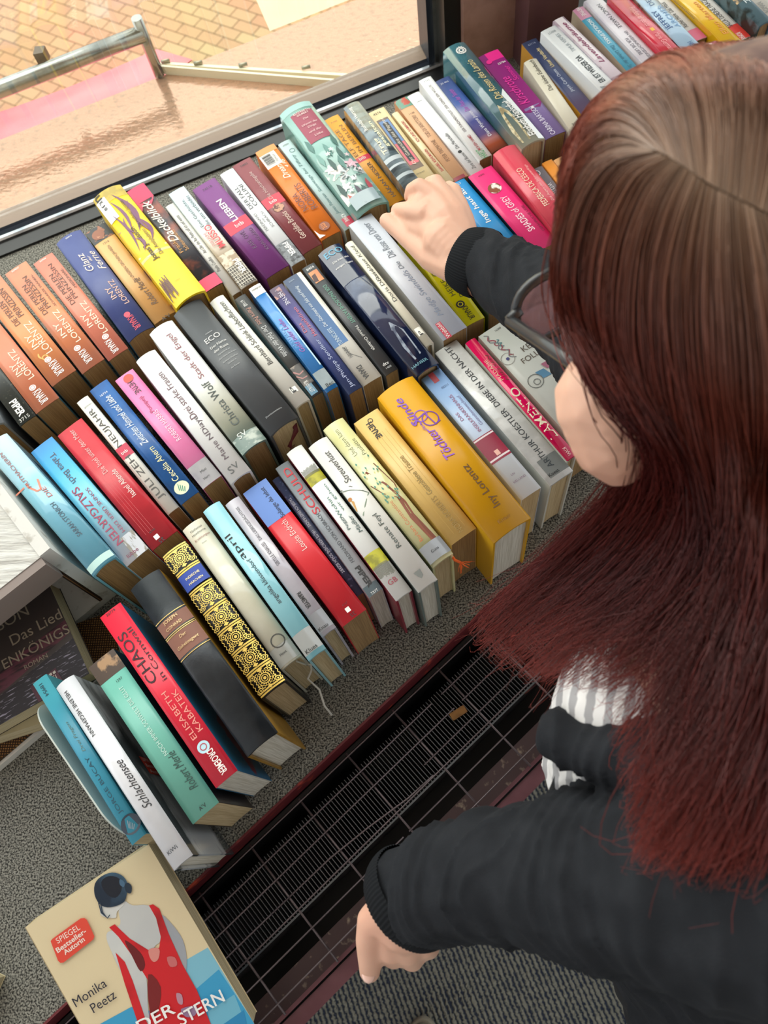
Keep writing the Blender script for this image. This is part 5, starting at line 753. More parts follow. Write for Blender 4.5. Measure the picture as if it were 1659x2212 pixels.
def flat_book(px4, zs, t, cover, art, label, page='cream', spine=None):
    """a book seen cover up: picture points TL TR BR BL of the front cover and their heights"""
    P_ = [at(x, y, z) for (x, y), z in zip(px4, zs)]
    ex = (P_[1]-P_[0]); w = ex.length; ex.normalize(); ey = (P_[3]-P_[0]); ey -= ex*ey.dot(ex); h = ey.length; ey.normalize(); nz_ = ey.cross(ex); nz_ = nz_ if nz_.z > 0 else -nz_
    root = empty('book', (0, 0, 0)); root['label'] = label; root['category'] = 'book'
    root.matrix_basis = Matrix(((ex.x, ey.x, nz_.x, P_[0].x), (ex.y, ey.y, nz_.y, P_[0].y), (ex.z, ey.z, nz_.z, P_[0].z), (0, 0, 0, 1)))
    bm = bmesh.new(); mats = [cover]; uv = bm.loops.layers.uv.new('UVMap')
    def mi(c):
        m = c if not isinstance(c, str) else ink(c)
        if m not in mats: mats.append(m)
        return mats.index(m)
    hull(bm, (0, 0), (w, 0), (w, h), (0, h), -.0006, 0); hull(bm, (0, 0), (w, 0), (w, h), (0, h), -t, -t+.0006); hull(bm, (0, 0), (.0007, 0), (.0007, h), (0, h), -t, 0)
    L0 = [0]
    def poly(ps, c):
        L0[0] += 1; z = .00008*L0[0]
        f = bm.faces.new([bm.verts.new((x*w, y*h, z)) for x, y in ps]); f.material_index = mi(c)
        for lp, q_ in zip(f.loops, ps): lp[uv].uv = q_
        if f.normal.z < 0: f.normal_flip()
    for a_ in art:
        if a_[0] == 'G': poly(a_[1], a_[2])
        elif a_[0] == 'T':
            _, s_, x0, x1, yc, col = a_[:6]; sh = a_[6] if len(a_) > 6 else 0; bo = a_[7] if len(a_) > 7 else 0; rot = a_[8] if len(a_) > 8 else 0
            vs, fs = glyphs(s_, sh, bo); hh = (x1-x0)*w/ASP[(s_, sh)]; L0[0] += 1; z = .00008*L0[0]
            bv = []
            for gx, gy in vs:
                X = (gx-.5)*(x1-x0)*w; Y = (.5-gy)*hh; bv.append(bm.verts.new(((x0+x1)/2*w+X*math.cos(rot)-Y*math.sin(rot), yc*h+X*math.sin(rot)+Y*math.cos(rot), z)))
            for f_ in fs:
                try: f = bm.faces.new([bv[i] for i in f_]); f.material_index = mi(col)
                except ValueError: pass
    obj('cover', bm_mesh(bm, mats), root)
    bm = bmesh.new(); hull(bm, (.0007, .0005), (w-.0008, .0005), (w-.0008, h-.0005), (.0007, h-.0005), -t+.0007, -.0007)
    obj('pages', bm_mesh(bm, mat('#cdbf9c', .95, noise=('#b0a07c', 900, .35, .65, 2), stretch=(.02, .02, 1))), root)
    return root
def blob2(cx, cy, rx, ry, n=22, w=.12, k=5, ph=0): return [(cx+rx*math.cos(t)*(1+w*math.sin(k*t+ph)), cy+ry*math.sin(t)*(1+w*math.sin(k*t+ph))) for t in [2*PI*i/n for i in range(n)]]
drk = mat('#2a2022', .3, grad=[(0, '#3a3230'), (1, '#191316')], noise=('#1c1420', 6, .45, .65))
flat_book([(-115, 1380), (104, 1258), (200, 1372), (10, 1560)], [.085, .085, .075, .075], .030, drk,
  [('G', [(.1, .62), (.5, .50), (1, .42), (1, .55), (.6, .66), (.1, .78)], mat('#5a2a3a', .3, noise=('#1c1218', 30, .45, .6), stretch=(1, 6, 1))), ('G', [(0, .8), (1, .62), (1, 1), (0, 1)], mat('#14101a', .3, noise=('#8a8494', 60, .58, .64), stretch=(1, 9, 1))),
   ('T', 'SON', .44, .74, .14, '#8f8372'), ('T', 'Das Lied', .50, .99, .34, '#8f8372'), ('T', 'ENKÖNIGS', .36, 1.0, .50, '#8f8372'), ('T', 'ROMAN', .52, .74, .64, '#8f8372'), ('G', [(.50, .83), (.76, .79), (.78, .97), (.52, 1.0)], '#4a2230'), ('T', 'BASTEI', .55, .74, .87, '#b9b2a8'), ('T', 'LÜBBE', .57, .75, .93, '#b9b2a8')]
  + [('G', [(.55+.035*i, .815), (.575+.035*i, .81), (.577+.035*i, .835), (.552+.035*i, .84)], '#b9b2a8') for i in range(6)], 'dark night-coloured book lying cover up inside the wooden crate')
flat_book([(-160, 1400), (60, 1330), (175, 1440), (-60, 1610)], [.045, .045, .045, .045], .026, mat('#b9ad8c', .5, noise=('#a89c7a', 9, .4, .6)), [('G', [(.3, .86), (.98, .80), (.98, .815), (.3, .875)], '#8a7c5c')], 'cream book lying under the dark book in the crate')
# the large cover in front
creamc = mat('#dfcda6', .3, coat=.2); bl1, bl2, bl3 = '#7fbcd0', '#3a9cc8', '#2a86b8'
red_ = mat('#cf1f28', .35, noise=('#8a1a1e', 11, .55, .66)); skn = mat('#c3c3c0', .4, noise=('#a9acb2', 6, .45, .7)); hrc = mat('#1d2b3c', .3, noise=('#3f5c72', 16, .5, .62))
pz = flat_book([(54, 2004), (321, 1824), (549.2, 2211.1), (279.9, 2405.3)], [.0841, .0848, .0317, .0309], .024, creamc,
  [('G', [(.62, .74), (.84, .58), (1, .50), (1, 1), (0, 1), (0, .93), (.28, .86)], bl1), ('G', [(.68, .84), (.85, .72), (1, .64), (1, .78), (.8, .86), (.68, .9)], bl2), ('G', [(0, .93), (.3, .86), (.5, .98), (.5, 1), (0, 1)], bl2), ('G', [(.6, .93), (1, .84), (1, 1), (.6, 1)], bl3)], 'front cover up')
bpy.data.objects.remove([c for c in pz.children if c.name.startswith('cover')][0])
# draw the cover picture in page coordinates found from the photograph
def build_cover():
    M = pz.matrix_basis; Mi = M.inverted(); o_ = M.translation; nzv = M.to_3x3() @ Vector((0, 0, 1)); cm = Vector((0, 0, H))
    def pg(x, y, z):   # picture point (crop E3) -> local cover coordinates
        px, py = pc('E3', x, y); r = at(px, py, 0)-cm; t = (o_-cm).dot(nzv)/r.dot(nzv); q_ = Mi @ (cm+r*t); return (q_.x, q_.y, z)
    w = max(v.co.x for v in pz.children[0].data.vertices)+.0008; h_ = max(v.co.y for v in pz.children[0].data.vertices)+.0005
    bm = bmesh.new(); mats = [creamc]
    def mi(c):
        m = c if not isinstance(c, str) else ink(c)
        if m not in mats: mats.append(m)
        return mats.index(m)
    hull(bm, (0, 0), (w, 0), (w, h_), (0, h_), -.0006, 0); hull(bm, (0, 0), (w, 0), (w, h_), (0, h_), -.024, -.0234); hull(bm, (0, 0), (.0007, 0), (.0007, h_), (0, h_), -.024, 0)
    L0 = [0]
    def G(ps, c, smooth=0):
        L0[0] += 1; z = .00007*L0[0]; v = [pg(x, y, z) for x, y in ps]
        v = [(min(max(p[0], 0), w), min(max(p[1], 0), h_), z) for p in v]
        if smooth:
            n_ = len(v); out = []
            for i in range(n_):
                p0, p1, p2, p3 = [Vector(v[(i+k) % n_]) for k in (-1, 0, 1, 2)]
                for t in (0, .33, .66): out.append(.5*((2*p1)+(-p0+p2)*t+(2*p0-5*p1+4*p2-p3)*t*t+(-p0+3*p1-3*p2+p3)*t**3))
            v = out
        f = bm.faces.new([bm.verts.new(p) for p in v]); f.material_index = mi(c); f.normal_update()
        if f.normal.z < 0: f.normal_flip()
    def T(s_, p0, p1, hh, c, bo=0):      # baseline from p0 to p1 (crop points), cap height in metres
        vs, fs = glyphs(s_, 0, bo); L0[0] += 1; z = .00007*L0[0]; A = Vector(pg(*p0, z)); B_ = Vector(pg(*p1, z)); d = B_-A; u_ = Vector((d.y, -d.x, 0)).normalized()*hh
        bv = [bm.verts.new(A+d*gx+u_*gy) for gx, gy in vs]; m_ = mi(c)
        for f_ in fs:
            try: f = bm.faces.new([bv[i] for i in f_]); f.material_index = m_
            except ValueError: pass
    G([(1190, 870), (1330, 790), (1700, 1400), (1300, 1400), (1180, 1100)], bl1); G([(1250, 1060), (1400, 930), (1700, 1400), (1300, 1400)], bl2); G([(1330, 1200), (1500, 1090), (1700, 1500), (1400, 1500)], '#6fb4cc'); G([(1430, 1280), (1560, 1190), (1700, 1500), (1450, 1500)], bl3)
    G([(620, 1290), (840, 1170), (980, 1200), (1000, 1500), (600, 1500)], bl2)
    G([(1035, 580), (1110, 650), (1170, 740), (1195, 850), (1190, 940), (1165, 930), (1150, 850), (1100, 760), (1050, 680)], mat('#9fa2a8', .4), 1)
    G([(700, 700), (770, 640), (760, 560), (790, 490), (850, 520), (950, 520), (1010, 600), (1030, 740), (980, 800), (940, 1000), (950, 1260), (880, 1250), (800, 1000), (720, 830)], skn, 1)
    G([(690, 690), (760, 700), (850, 850), (935, 980), (945, 1150), (960, 1280), (925, 1260), (850, 1080), (760, 900), (690, 760)], mat('#cfcfca', .4, noise=('#b4b6ba', 9, .45, .6)), 1)
    G([(640, 560), (660, 590), (740, 600), (750, 560), (800, 500), (700, 500), (650, 510)], mat('#d3d2cc', .4), 1)
    G([(700, 660), (735, 640), (830, 730), (960, 810), (1020, 790), (1030, 720), (1000, 600), (955, 520), (980, 512), (1020, 540), (1080, 700), (1170, 900), (1260, 1060), (1400, 1400), (1000, 1400), (960, 1260), (950, 1000), (860, 860), (760, 720)], red_)
    G([(740, 820), (800, 880), (850, 1000), (930, 1240), (1000, 1400), (930, 1400), (870, 1230), (800, 1020)], red_)
    G([(800, 740), (900, 820), (930, 900), (900, 940), (850, 850)], '#6a1418', 1); G([(950, 960), (1030, 1040), (1010, 1200), (960, 1200)], '#7a1a1c', 1); G([(955, 800), (1020, 795), (1015, 860), (985, 880), (960, 850)], '#d98a80', 1)
    G([(1070, 850), (1120, 850), (1135, 900), (1090, 910)], '#c96a6a', 1); G([(1130, 1080), (1165, 1090), (1170, 1150), (1140, 1140)], '#b98a9a', 1); G([(1160, 1180), (1260, 1160), (1250, 1220), (1190, 1230)], '#9a7a9a', 1)
    G([(610, 380), (650, 330), (720, 308), (780, 325), (815, 370), (815, 430), (800, 490), (750, 520), (690, 530), (640, 510), (608, 450)], hrc, 1)
    G([(650, 370), (700, 330), (770, 350), (780, 420), (740, 470), (680, 440)], '#141a26', 1); G([(800, 390), (820, 372), (845, 395), (840, 440), (810, 430)], '#22303f', 1); G([(770, 350), (800, 370), (795, 400), (770, 385)], '#4a6a84', 1)
    for k in range(2): G([(630+12*k, 500), (636+12*k, 498), (655+8*k, 560), (690, 595), (705, 575), (708, 580), (692, 602), (648+8*k, 566)], '#2a3a4c')
    # sticker
    G([(328, 745), (340, 730), (520, 600), (545, 598), (560, 610), (608, 715), (600, 735), (410, 882), (390, 884), (375, 870)], '#e04a38'); 
    T('SPIEGEL', (375, 762), (520, 668), .0052, '#f6e2d6'); T('Bestseller-', (375, 822), (560, 690), .0048, '#f6e2d6', .02); T('Autorin', (422, 835), (550, 742), .0048, '#f6e2d6', .02)
    T('Monika', (492, 1168), (692, 1030), .0085, '#2c2a38'); T('Peetz', (605, 1205), (752, 1105), .0085, '#2c2a38')
    T('DER', (900, 1330), (1130, 1200), .0105, Wt, .01); T('SOMMER STERN', (1010, 1370), (1445, 1125), .0115, Wt, .01) if 0 else T('STERN', (1165, 1290), (1445, 1125), .0115, Wt, .01)
    o = obj('cover', bm_mesh(bm, mats), pz)
build_cover()
pz['label'] = 'large cream book cover up showing a woman in a red dress seen from behind'
# small dark wedge it leans on
M = pz.matrix_basis; wq4 = [M @ Vector((x, y, -.0246)) for x, y in ((.02, .012), (.11, .012), (.11, .10), (.02, .10))]
bm = bmesh.new(); hi = [bm.verts.new(p) for p in wq4]; lo_ = [bm.verts.new((p.x, p.y, 0)) for p in wq4]
bm.faces.new(hi); bm.faces.new(lo_[::-1]); [bm.faces.new((lo_[i], lo_[(i+1) % 4], hi[(i+1) % 4], hi[i])) for i in range(4)]; bmesh.ops.recalc_face_normals(bm, faces=bm.faces)
o = obj('book_stand', bm_mesh(bm, mat('#2a2624', .7))); o['label'] = 'dark wedge stand under the large cream book'; o['category'] = 'stand'
flat_book([(-260, 2000), (-22, 2118), (52, 2222), (-200, 2260)], [.030]*4, .029, mat('#d9cda8', .35), [], 'pale cream book just showing in the bottom left corner')

# ---------------------------------------------------------------- person
def shape_bm(chains, ells=()):
    bm = bmesh.new()
    for ch in chains:
        pts = [(Vector(p), r) for p, r in ch]
        for (p0, r0), (p1, r1) in zip(pts, pts[1:]):
            n_ = max(1, int((p1-p0).length/(min(r0, r1)*.28)))
            for i in range(n_+1):
                t = i/n_; bmesh.ops.create_icosphere(bm, subdivisions=2, radius=r0+(r1-r0)*t, matrix=Matrix.Translation(p0.lerp(p1, t)))
    for c, M3 in ells: bmesh.ops.create_icosphere(bm, subdivisions=3, radius=1, matrix=Matrix.Translation(c) @ M3.to_4x4())
    return bm
def remesh(bm, voxel, smooth, m, fold=None):
    me0 = bpy.data.meshes.new('raw'); bm.to_mesh(me0); bm.free(); o = bpy.data.objects.new('raw', me0); C.objects.link(o)
    r = o.modifiers.new('r', 'REMESH'); r.mode = 'VOXEL'; r.voxel_size = voxel; r.use_smooth_shade = True
    s = o.modifiers.new('s', 'SMOOTH'); s.factor = .5; s.iterations = smooth
    me = bpy.data.meshes.new_from_object(o.evaluated_get(bpy.context.evaluated_depsgraph_get())); bpy.data.objects.remove(o); bpy.data.meshes.remove(me0)
    me.materials.clear(); me.materials.append(m)
    if fold:
        nn_ = [v.normal.copy() for v in me.vertices]
        for v, q in zip(me.vertices, nn_): v.co += q*fold(v.co)
    me.polygons.foreach_set('use_smooth', [True]*len(me.polygons)); me.update(); return me
def A(x, y, z, r): return (at(x, y, z), r)
per = empty('person', at(1560, 2300, 0)); per.location.z = FZ; per['label'] = 'person with long dark red hair, glasses and black hoodie leaning over the books'; per['category'] = 'person'
po = Vector(per.location)
def pchild(name, me, parent=None, **k):
    o = obj(name, me, parent or per, **k)
    if parent is None: o.matrix_parent_inverse = Matrix.Translation(-po)
    return o
# head frame: ear E, hinge Hn of the glasses
Ee = at(1390, 875, .47); Hn = at(1105, 692, .42); hf = (Hn-Ee).normalized(); hr = at(1195, 572, .405)-Hn; hr = (hr-hr.dot(hf)*hf).normalized(); hu = hr.cross(hf).normalized()
HC = Ee+hr*.075+hu*.060+hf*.006
def hp(f_, r_, u_): return Ee+hr*.075+hf*f_+hr*r_+hu*u_      # head coordinates about the point between the ears
B3 = Matrix(((hf.x, hr.x, hu.x), (hf.y, hr.y, hu.y), (hf.z, hr.z, hu.z)))
def ell(f_, r_, u_, a_, b_, c_): return (hp(f_, r_, u_), B3 @ Matrix.Diagonal((a_, b_, c_)))
skin = mat('#e3b49a', .5, noise=('#dba58c', 9, .4, .7), bump=.08, bscale=400, sss=.12, bdist=.0006)
th1 = [A(985, 575, .185, .020), A(935, 555, .175, .017), A(895, 525, .170, .0125), A(862, 498, .166, .0105), A(836, 477, .164, .0095)]
hand1 = [[A(1040, 590, .185, .027), A(1000, 560, .186, .026), A(960, 520, .19, .025)],
    [A(1000, 560, .186, .020), A(950, 480, .195, .016), A(922, 450, .196, .012)], [A(1005, 555, .186, .020), A(965, 465, .198, .015), A(940, 428, .199, .0115)],
    [A(1010, 550, .186, .019), A(985, 465, .197, .014), A(965, 428, .198, .011)], [A(1012, 550, .186, .017), A(1000, 475, .192, .013), A(990, 440, .193, .0105)],
    [A(960, 520, .19, .02), A(925, 490, .185, .016), A(915, 465, .188, .013)],
    th1,
    [A(918, 462, .196, .0125), A(890, 456, .190, .0108), A(869, 453, .176, .0092), A(859, 454, .165, .0085)], [A(930, 500, .184, .016), A(900, 490, .178, .013), A(880, 477, .170, .0105)], [A(912, 440, .194, .012), A(899, 430, .182, .010)],
    [A(937, 424, .200, .0105), A(906, 402, .202, .0092), A(890, 410, .188, .0083), A(886, 424, .174, .0078)],
    [A(963, 424, .199, .0100), A(942, 393, .200, .0088), A(928, 396, .184, .008), A(922, 408, .168, .0075)],
    [A(988, 436, .194, .0092), A(982, 412, .194, .0082), A(970, 404, .180, .0074), A(960, 410, .166, .007)]]
hand2 = [[A(905, 1915, .215, .026), A(885, 1955, .20, .025), A(872, 1990, .19, .024)],
    [A(885, 1955, .20, .022), A(850, 2018, .178, .0160), A(846, 2044, .172, .0130)], [A(885, 1955, .20, .022), A(878, 2022, .178, .0160), A(880, 2050, .170, .0128)],
    [A(900, 1955, .20, .020), A(908, 2012, .172, .015), A(912, 2034, .167, .012)], [A(918, 1955, .20, .020), A(946, 1984, .178, .0145), A(944, 2008, .168, .0115)],
    [A(846, 2046, .172, .0128), A(850, 2064, .147, .0105), A(866, 2052, .127, .0095), A(876, 2030, .127, .009)],
    [A(881, 2052, .169, .0122), A(890, 2070, .144, .0104), A(900, 2054, .125, .0095), A(900, 2034, .125, .009)],
    [A(914, 2036, .166, .0118), A(925, 2046, .143, .0098), A(930, 2040, .126, .009), A(922, 2022, .126, .0085)],
    [A(942, 2008, .167, .0108), A(950, 2014, .147, .009), A(952, 2010, .130, .0085), A(940, 1998, .130, .008)],
    [A(850, 1965, .20, .019), A(808, 1990, .187, .0140), A(797, 2030, .178, .0112), A(799, 2066, .168, .0104), A(799, 2098, .158, .0088)]]
armR = [A(1010, 565, .186, .024), A(1100, 600, .20, .028), A(1250, 690, .25, .032), A(1480, 930, .32, .036), A(1580, 1150, .34, .045)]
armL = [A(890, 1935, .207, .025), A(1050, 1900, .24, .030), A(1270, 1895, .29, .036), A(1620, 1950, .37, .042), A(1640, 1800, .36, .05)]
trunk = [[A(1580, 1150, .34, .05), A(1560, 1450, .33, .07), A(1640, 1800, .32, .06)], [A(1560, 1450, .32, .08), A(1620, 1800, .15, .10), A(1640, 2100, -.05, .11), A(1650, 2350, -.15, .10)]]
legs = [[A(1640, 2280, -.12, .08), A(1500, 2300, -.35, .055), A(1480, 2420, -.66, .035)], [A(1760, 2200, -.12, .08), A(1640, 2200, -.35, .055), A(1640, 2280, -.66, .035)]]
cheek = [[A(1326, 868, .452, .0360), A(1326, 945, .44, .027), A(1338, 990, .43, .018)], [A(1338, 872, .452, .0355), A(1440, 800, .46, .05)]]
neck = [[(hp(-.02, 0, -.05), .05), (hp(-.06, 0, -.12), .05), (at(1560, 1400, .34), .055)]]
face = [ell(.012, 0, .045, .098, .076, .088), ell(.035, 0, -.03, .062, .058, .062), ell(.055, 0, -.075, .032, .03, .026), ell(.05, -.030, -.035, .036, .034, .042), ell(.05, .030, -.035, .036, .034, .042),
        ell(.100, 0, -.018, .012, .009, .013), ell(.092, 0, .004, .010, .008, .018), ell(.088, 0, -.052, .007, .020, .005), ell(.086, 0, -.061, .007, .018, .005), ell(.075, -.03, .012, .013, .013, .011), ell(.075, .03, .012, .013, .013, .011), ell(-.002, -.076, -.008, .015, .006, .026), ell(-.002, .076, -.008, .015, .006, .026)]
pchild('body', remesh(shape_bm(hand1+hand2+[armR, armL]+trunk+legs+neck+cheek, face), .0021, 4, skin))
# nails and eyes
nm = mat('#eec3b2', .2, coat=.4)
bm = bmesh.new(); bmesh.ops.create_icosphere(bm, subdivisions=2, radius=1, matrix=Matrix.Translation(at(796, 2103, .165)) @ Matrix.Diagonal((.0058, .0072, .0025, 1))); pchild('thumb_nail', bm_mesh(bm, nm, True))
for s_ in (-1, 1):
    bm = bmesh.new(); bmesh.ops.create_uvsphere(bm, u_segments=20, v_segments=14, radius=.0115, matrix=Matrix.Translation(hp(.079, s_*.031, .002))); pchild('eye', bm_mesh(bm, mat('#e9e6e2', .1, coat=1), True))
# hoodie
black = mat('#1c1e22', .9, bump=.5, bscale=700, noise=('#25272b', 40, .4, .7), bdist=.0006, spec=.25)
def fold_arm(axis0, axis1, amp, freq):
    d = (axis1-axis0).normalized()
    def f(co):
        s_ = (co-axis0).dot(d); q = noise.noise(Vector((s_*freq+noise.noise(co*14)*1.6, noise.noise(co*9), 1.7)))
        rd = (1-abs(noise.noise(Vector((s_*freq*.8+noise.noise(co*10)*2.2, 5.1, noise.noise(co*7)*.8)))))**9
        return amp*(.8*q+.5*rd-.2)
    return f
fo = fold_arm(at(1500, 1935, .36), at(950, 1905, .22), .007, 42)
pchild('hoodie', remesh(shape_bm([
    [A(1030, 562, .187, .034), A(1100, 600, .20, .042), A(1230, 680, .24, .046), A(1480, 930, .32, .055), A(1580, 1150, .34, .065)],
    [A(893, 1928, .209, .038), A(960, 1910, .226, .043), A(1100, 1888, .262, .047), A(1200, 1885, .285, .050), A(1290, 1893, .30, .056), A(1500, 1935, .355, .056), A(1700, 1975, .39, .058), A(1660, 1850, .37, .06)],
    [A(1600, 1200, .33, .06), A(1650, 1480, .33, .075), A(1640, 1780, .33, .082)], [A(1640, 1780, .33, .08), A(1480, 1790, .27, .080), A(1440, 1770, .20, .085)],
    [A(1440, 1780, .20, .09), A(1540, 1950, .08, .11), A(1640, 2150, -.10, .13)], [A(1650, 1780, .28, .09), A(1640, 2100, 0, .13)],
    [A(1186, 1562, .30, .010), A(1215, 1590, .31, .017), A(1290, 1625, .33, .021), A(1400, 1640, .35, .024), A(1560, 1600, .38, .028), A(1720, 1540, .40, .03)]]),
    .0036, 4, black, fo))
hood = bpy.data.objects['hoodie']
# ribbed cuffs
rib = bpy.data.materials.new('ribbing'); rib.use_nodes = True; n = rib.node_tree.nodes; l = rib.node_tree.links; b = n['Principled BSDF']; b.inputs['Base Color'].default_value = lin('#17191c'); b.inputs['Roughness'].default_value = .9; b.inputs['Specular IOR Level'].default_value = .2
def cuff(p0, p1, r0, r1, squash=.86, upv=Vector((0, 0, 1))):
    bm = bmesh.new(); d = (p1-p0).normalized(); x = d.cross(upv).normalized(); y = x.cross(d); N, M_ = 300, 16; rings = []
    for j in range(M_+1):
        t = j/M_; r = r0+(r1-r0)*t; bul = .0035*math.sin(PI*t)**.6
        if j == 0: bul = -.004
        rings.append([bm.verts.new(p0.lerp(p1, t)+(x*math.cos(a)+y*math.sin(a)*squash)*(r+bul+.00045*math.cos(a*75))) for a in [2*PI*k/N for k in range(N)]])
    for a, b_ in zip(rings, rings[1:]):
        for k in range(N): f = bm.faces.new((a[k], a[(k+1) % N], b_[(k+1) % N], b_[k])); f.smooth = True
    bmesh.ops.recalc_face_normals(bm, faces=bm.faces); o = obj('cuff', bm_mesh(bm, rib), hood); return o
cuff(at(993, 553, .186), at(1050, 574, .190), .0310, .0375)
cuff(at(868, 1962, .198), at(905, 1922, .213), .0345, .0385, .9)
# zip at the front opening
bm = bmesh.new()
for k in range(30):
    t = k/29; c = at(1228-38*t, 1622+92*t, .262-.03*t); bmesh.ops.create_cube(bm, size=1, matrix=Matrix.Translation(c) @ Matrix.Diagonal((.0052, .0012, .0022, 1)))
obj('zip', bm_mesh(bm, mat('#6d7072', .3, .8)), hood)
# striped shirt
shm = bpy.data.materials.new('striped_cotton'); shm.use_nodes = True; n = shm.node_tree.nodes; l = shm.node_tree.links; t = n.new('ShaderNodeTexCoord'); mp = n.new('ShaderNodeMapping'); mp.inputs['Rotation'].default_value = (0, .2, .25)
wv = n.new('ShaderNodeTexWave'); wv.inputs['Scale'].default_value = 26; wv.inputs['Distortion'].default_value = 1.2; wv.inputs['Detail Scale'].default_value = 4; rp = n.new('ShaderNodeValToRGB'); rp.color_ramp.elements[0].position = .35; rp.color_ramp.elements[0].color = lin('#a9a7a8'); rp.color_ramp.elements[1].position = .5; rp.color_ramp.elements[1].color = lin('#ece9e6')
l.new(t.outputs['Object'], mp.inputs[0]); l.new(mp.outputs[0], wv.inputs[0]); l.new(wv.outputs[1], rp.inputs[0]); l.new(rp.outputs[0], n['Principled BSDF'].inputs['Base Color']); n['Principled BSDF'].inputs['Roughness'].default_value = .85
fs_ = fold_arm(at(1300, 1400, .3), at(1500, 1700, .3), .004, 30)
pchild('shirt', remesh(shape_bm([[A(1390, 1540, .29, .064), A(1350, 1640, .22, .066), A(1400, 1760, .12, .07)], [A(1390, 1530, .30, .06), A(1560, 1460, .33, .06)]]), .0035, 4, shm, fs_))
pchild('trousers', remesh(shape_bm([[A(1600, 2050, -.02, .13), A(1640, 2280, -.14, .12), A(1500, 2300, -.35, .08), A(1480, 2420, -.66, .055)], [A(1640, 2100, -.05, .13), A(1760, 2200, -.14, .11), A(1640, 2200, -.35, .08), A(1640, 2280, -.66, .055)]]), .006, 4, mat('#121316', .85, bump=.4, bscale=200)))
# glasses
gl = obj('glasses', None, per); gl.empty_display_size = .01
fm = mat('#26282a', .35, coat=.3); gp = Hn+hr*.0
def fpt(r_, u_, f_=0): return Hn+hr*r_+hu*u_+hf*f_-po
bm = bmesh.new(); tube(bm, [fpt(-.001, .0, .001), Hn.lerp(Ee, .5)-po-hr*.002, Ee-po-hr*.003, Ee-po-hf*.035-hu*.02], [.0042, .0046, .0044, .003], 10); obj('temple', bm_mesh(bm, fm), gl)
bm = bmesh.new(); tube(bm, [fpt(.137, .0, .001), Hn.lerp(Ee, .5)-po+hr*.140, Ee-po+hr*.141, Ee-po+hr*.138-hf*.035-hu*.02], [.0042, .0046, .0044, .003], 10); obj('temple', bm_mesh(bm, fm), gl)
lensm = bpy.data.materials.new('lens'); lensm.use_nodes = True; gn = lensm.node_tree; gn.nodes.clear(); go = gn.nodes.new('ShaderNodeOutputMaterial'); gmx = gn.nodes.new('ShaderNodeMixShader'); gt = gn.nodes.new('ShaderNodeBsdfTransparent'); gg = gn.nodes.new('ShaderNodeBsdfGlossy'); gg.inputs[1].default_value = .03; gg.inputs[0].default_value = (.75, .6, .8, 1)
gmx.inputs[0].default_value = .16; gt.inputs[0].default_value = (.96, .95, .97, 1); gn.links.new(gt.outputs[0], gmx.inputs[1]); gn.links.new(gg.outputs[0], gmx.inputs[2]); gn.links.new(gmx.outputs[0], go.inputs[0])
bm = bmesh.new()
for cx in (.0345, .1025):
    P_ = []
    for k in range(33):
        a_ = 2*PI*k/32; ca, sa = math.cos(a_), math.sin(a_); rx, ry = .0285, .0235
        P_.append(fpt(cx+rx*math.copysign(abs(ca)**.75, ca), -.006+ry*math.copysign(abs(sa)**.8, sa)*(1.05 if sa > 0 else 1), .004*abs(ca)))
    tube(bm, P_, [.0026 if math.sin(2*PI*k/32) < 0 else .0036 for k in range(33)], 8)
    b2 = bmesh.new(); vs = [b2.verts.new(p) for p in P_[:-1]]; b2.faces.new(vs); bmesh.ops.solidify(b2, geom=b2.faces[:], thickness=.0012); obj('lens', bm_mesh(b2, lensm), gl)
tube(bm, [fpt(.062, .002), fpt(.0685, .006, .002), fpt(.075, .002)], .0024, 8); tube(bm, [fpt(-.002, .001, .0), fpt(.008, .003, .001)], .0040, 8); tube(bm, [fpt(.139, .001, .0), fpt(.129, .003, .001)], .0040, 8)
obj('frame', bm_mesh(bm, fm), gl)

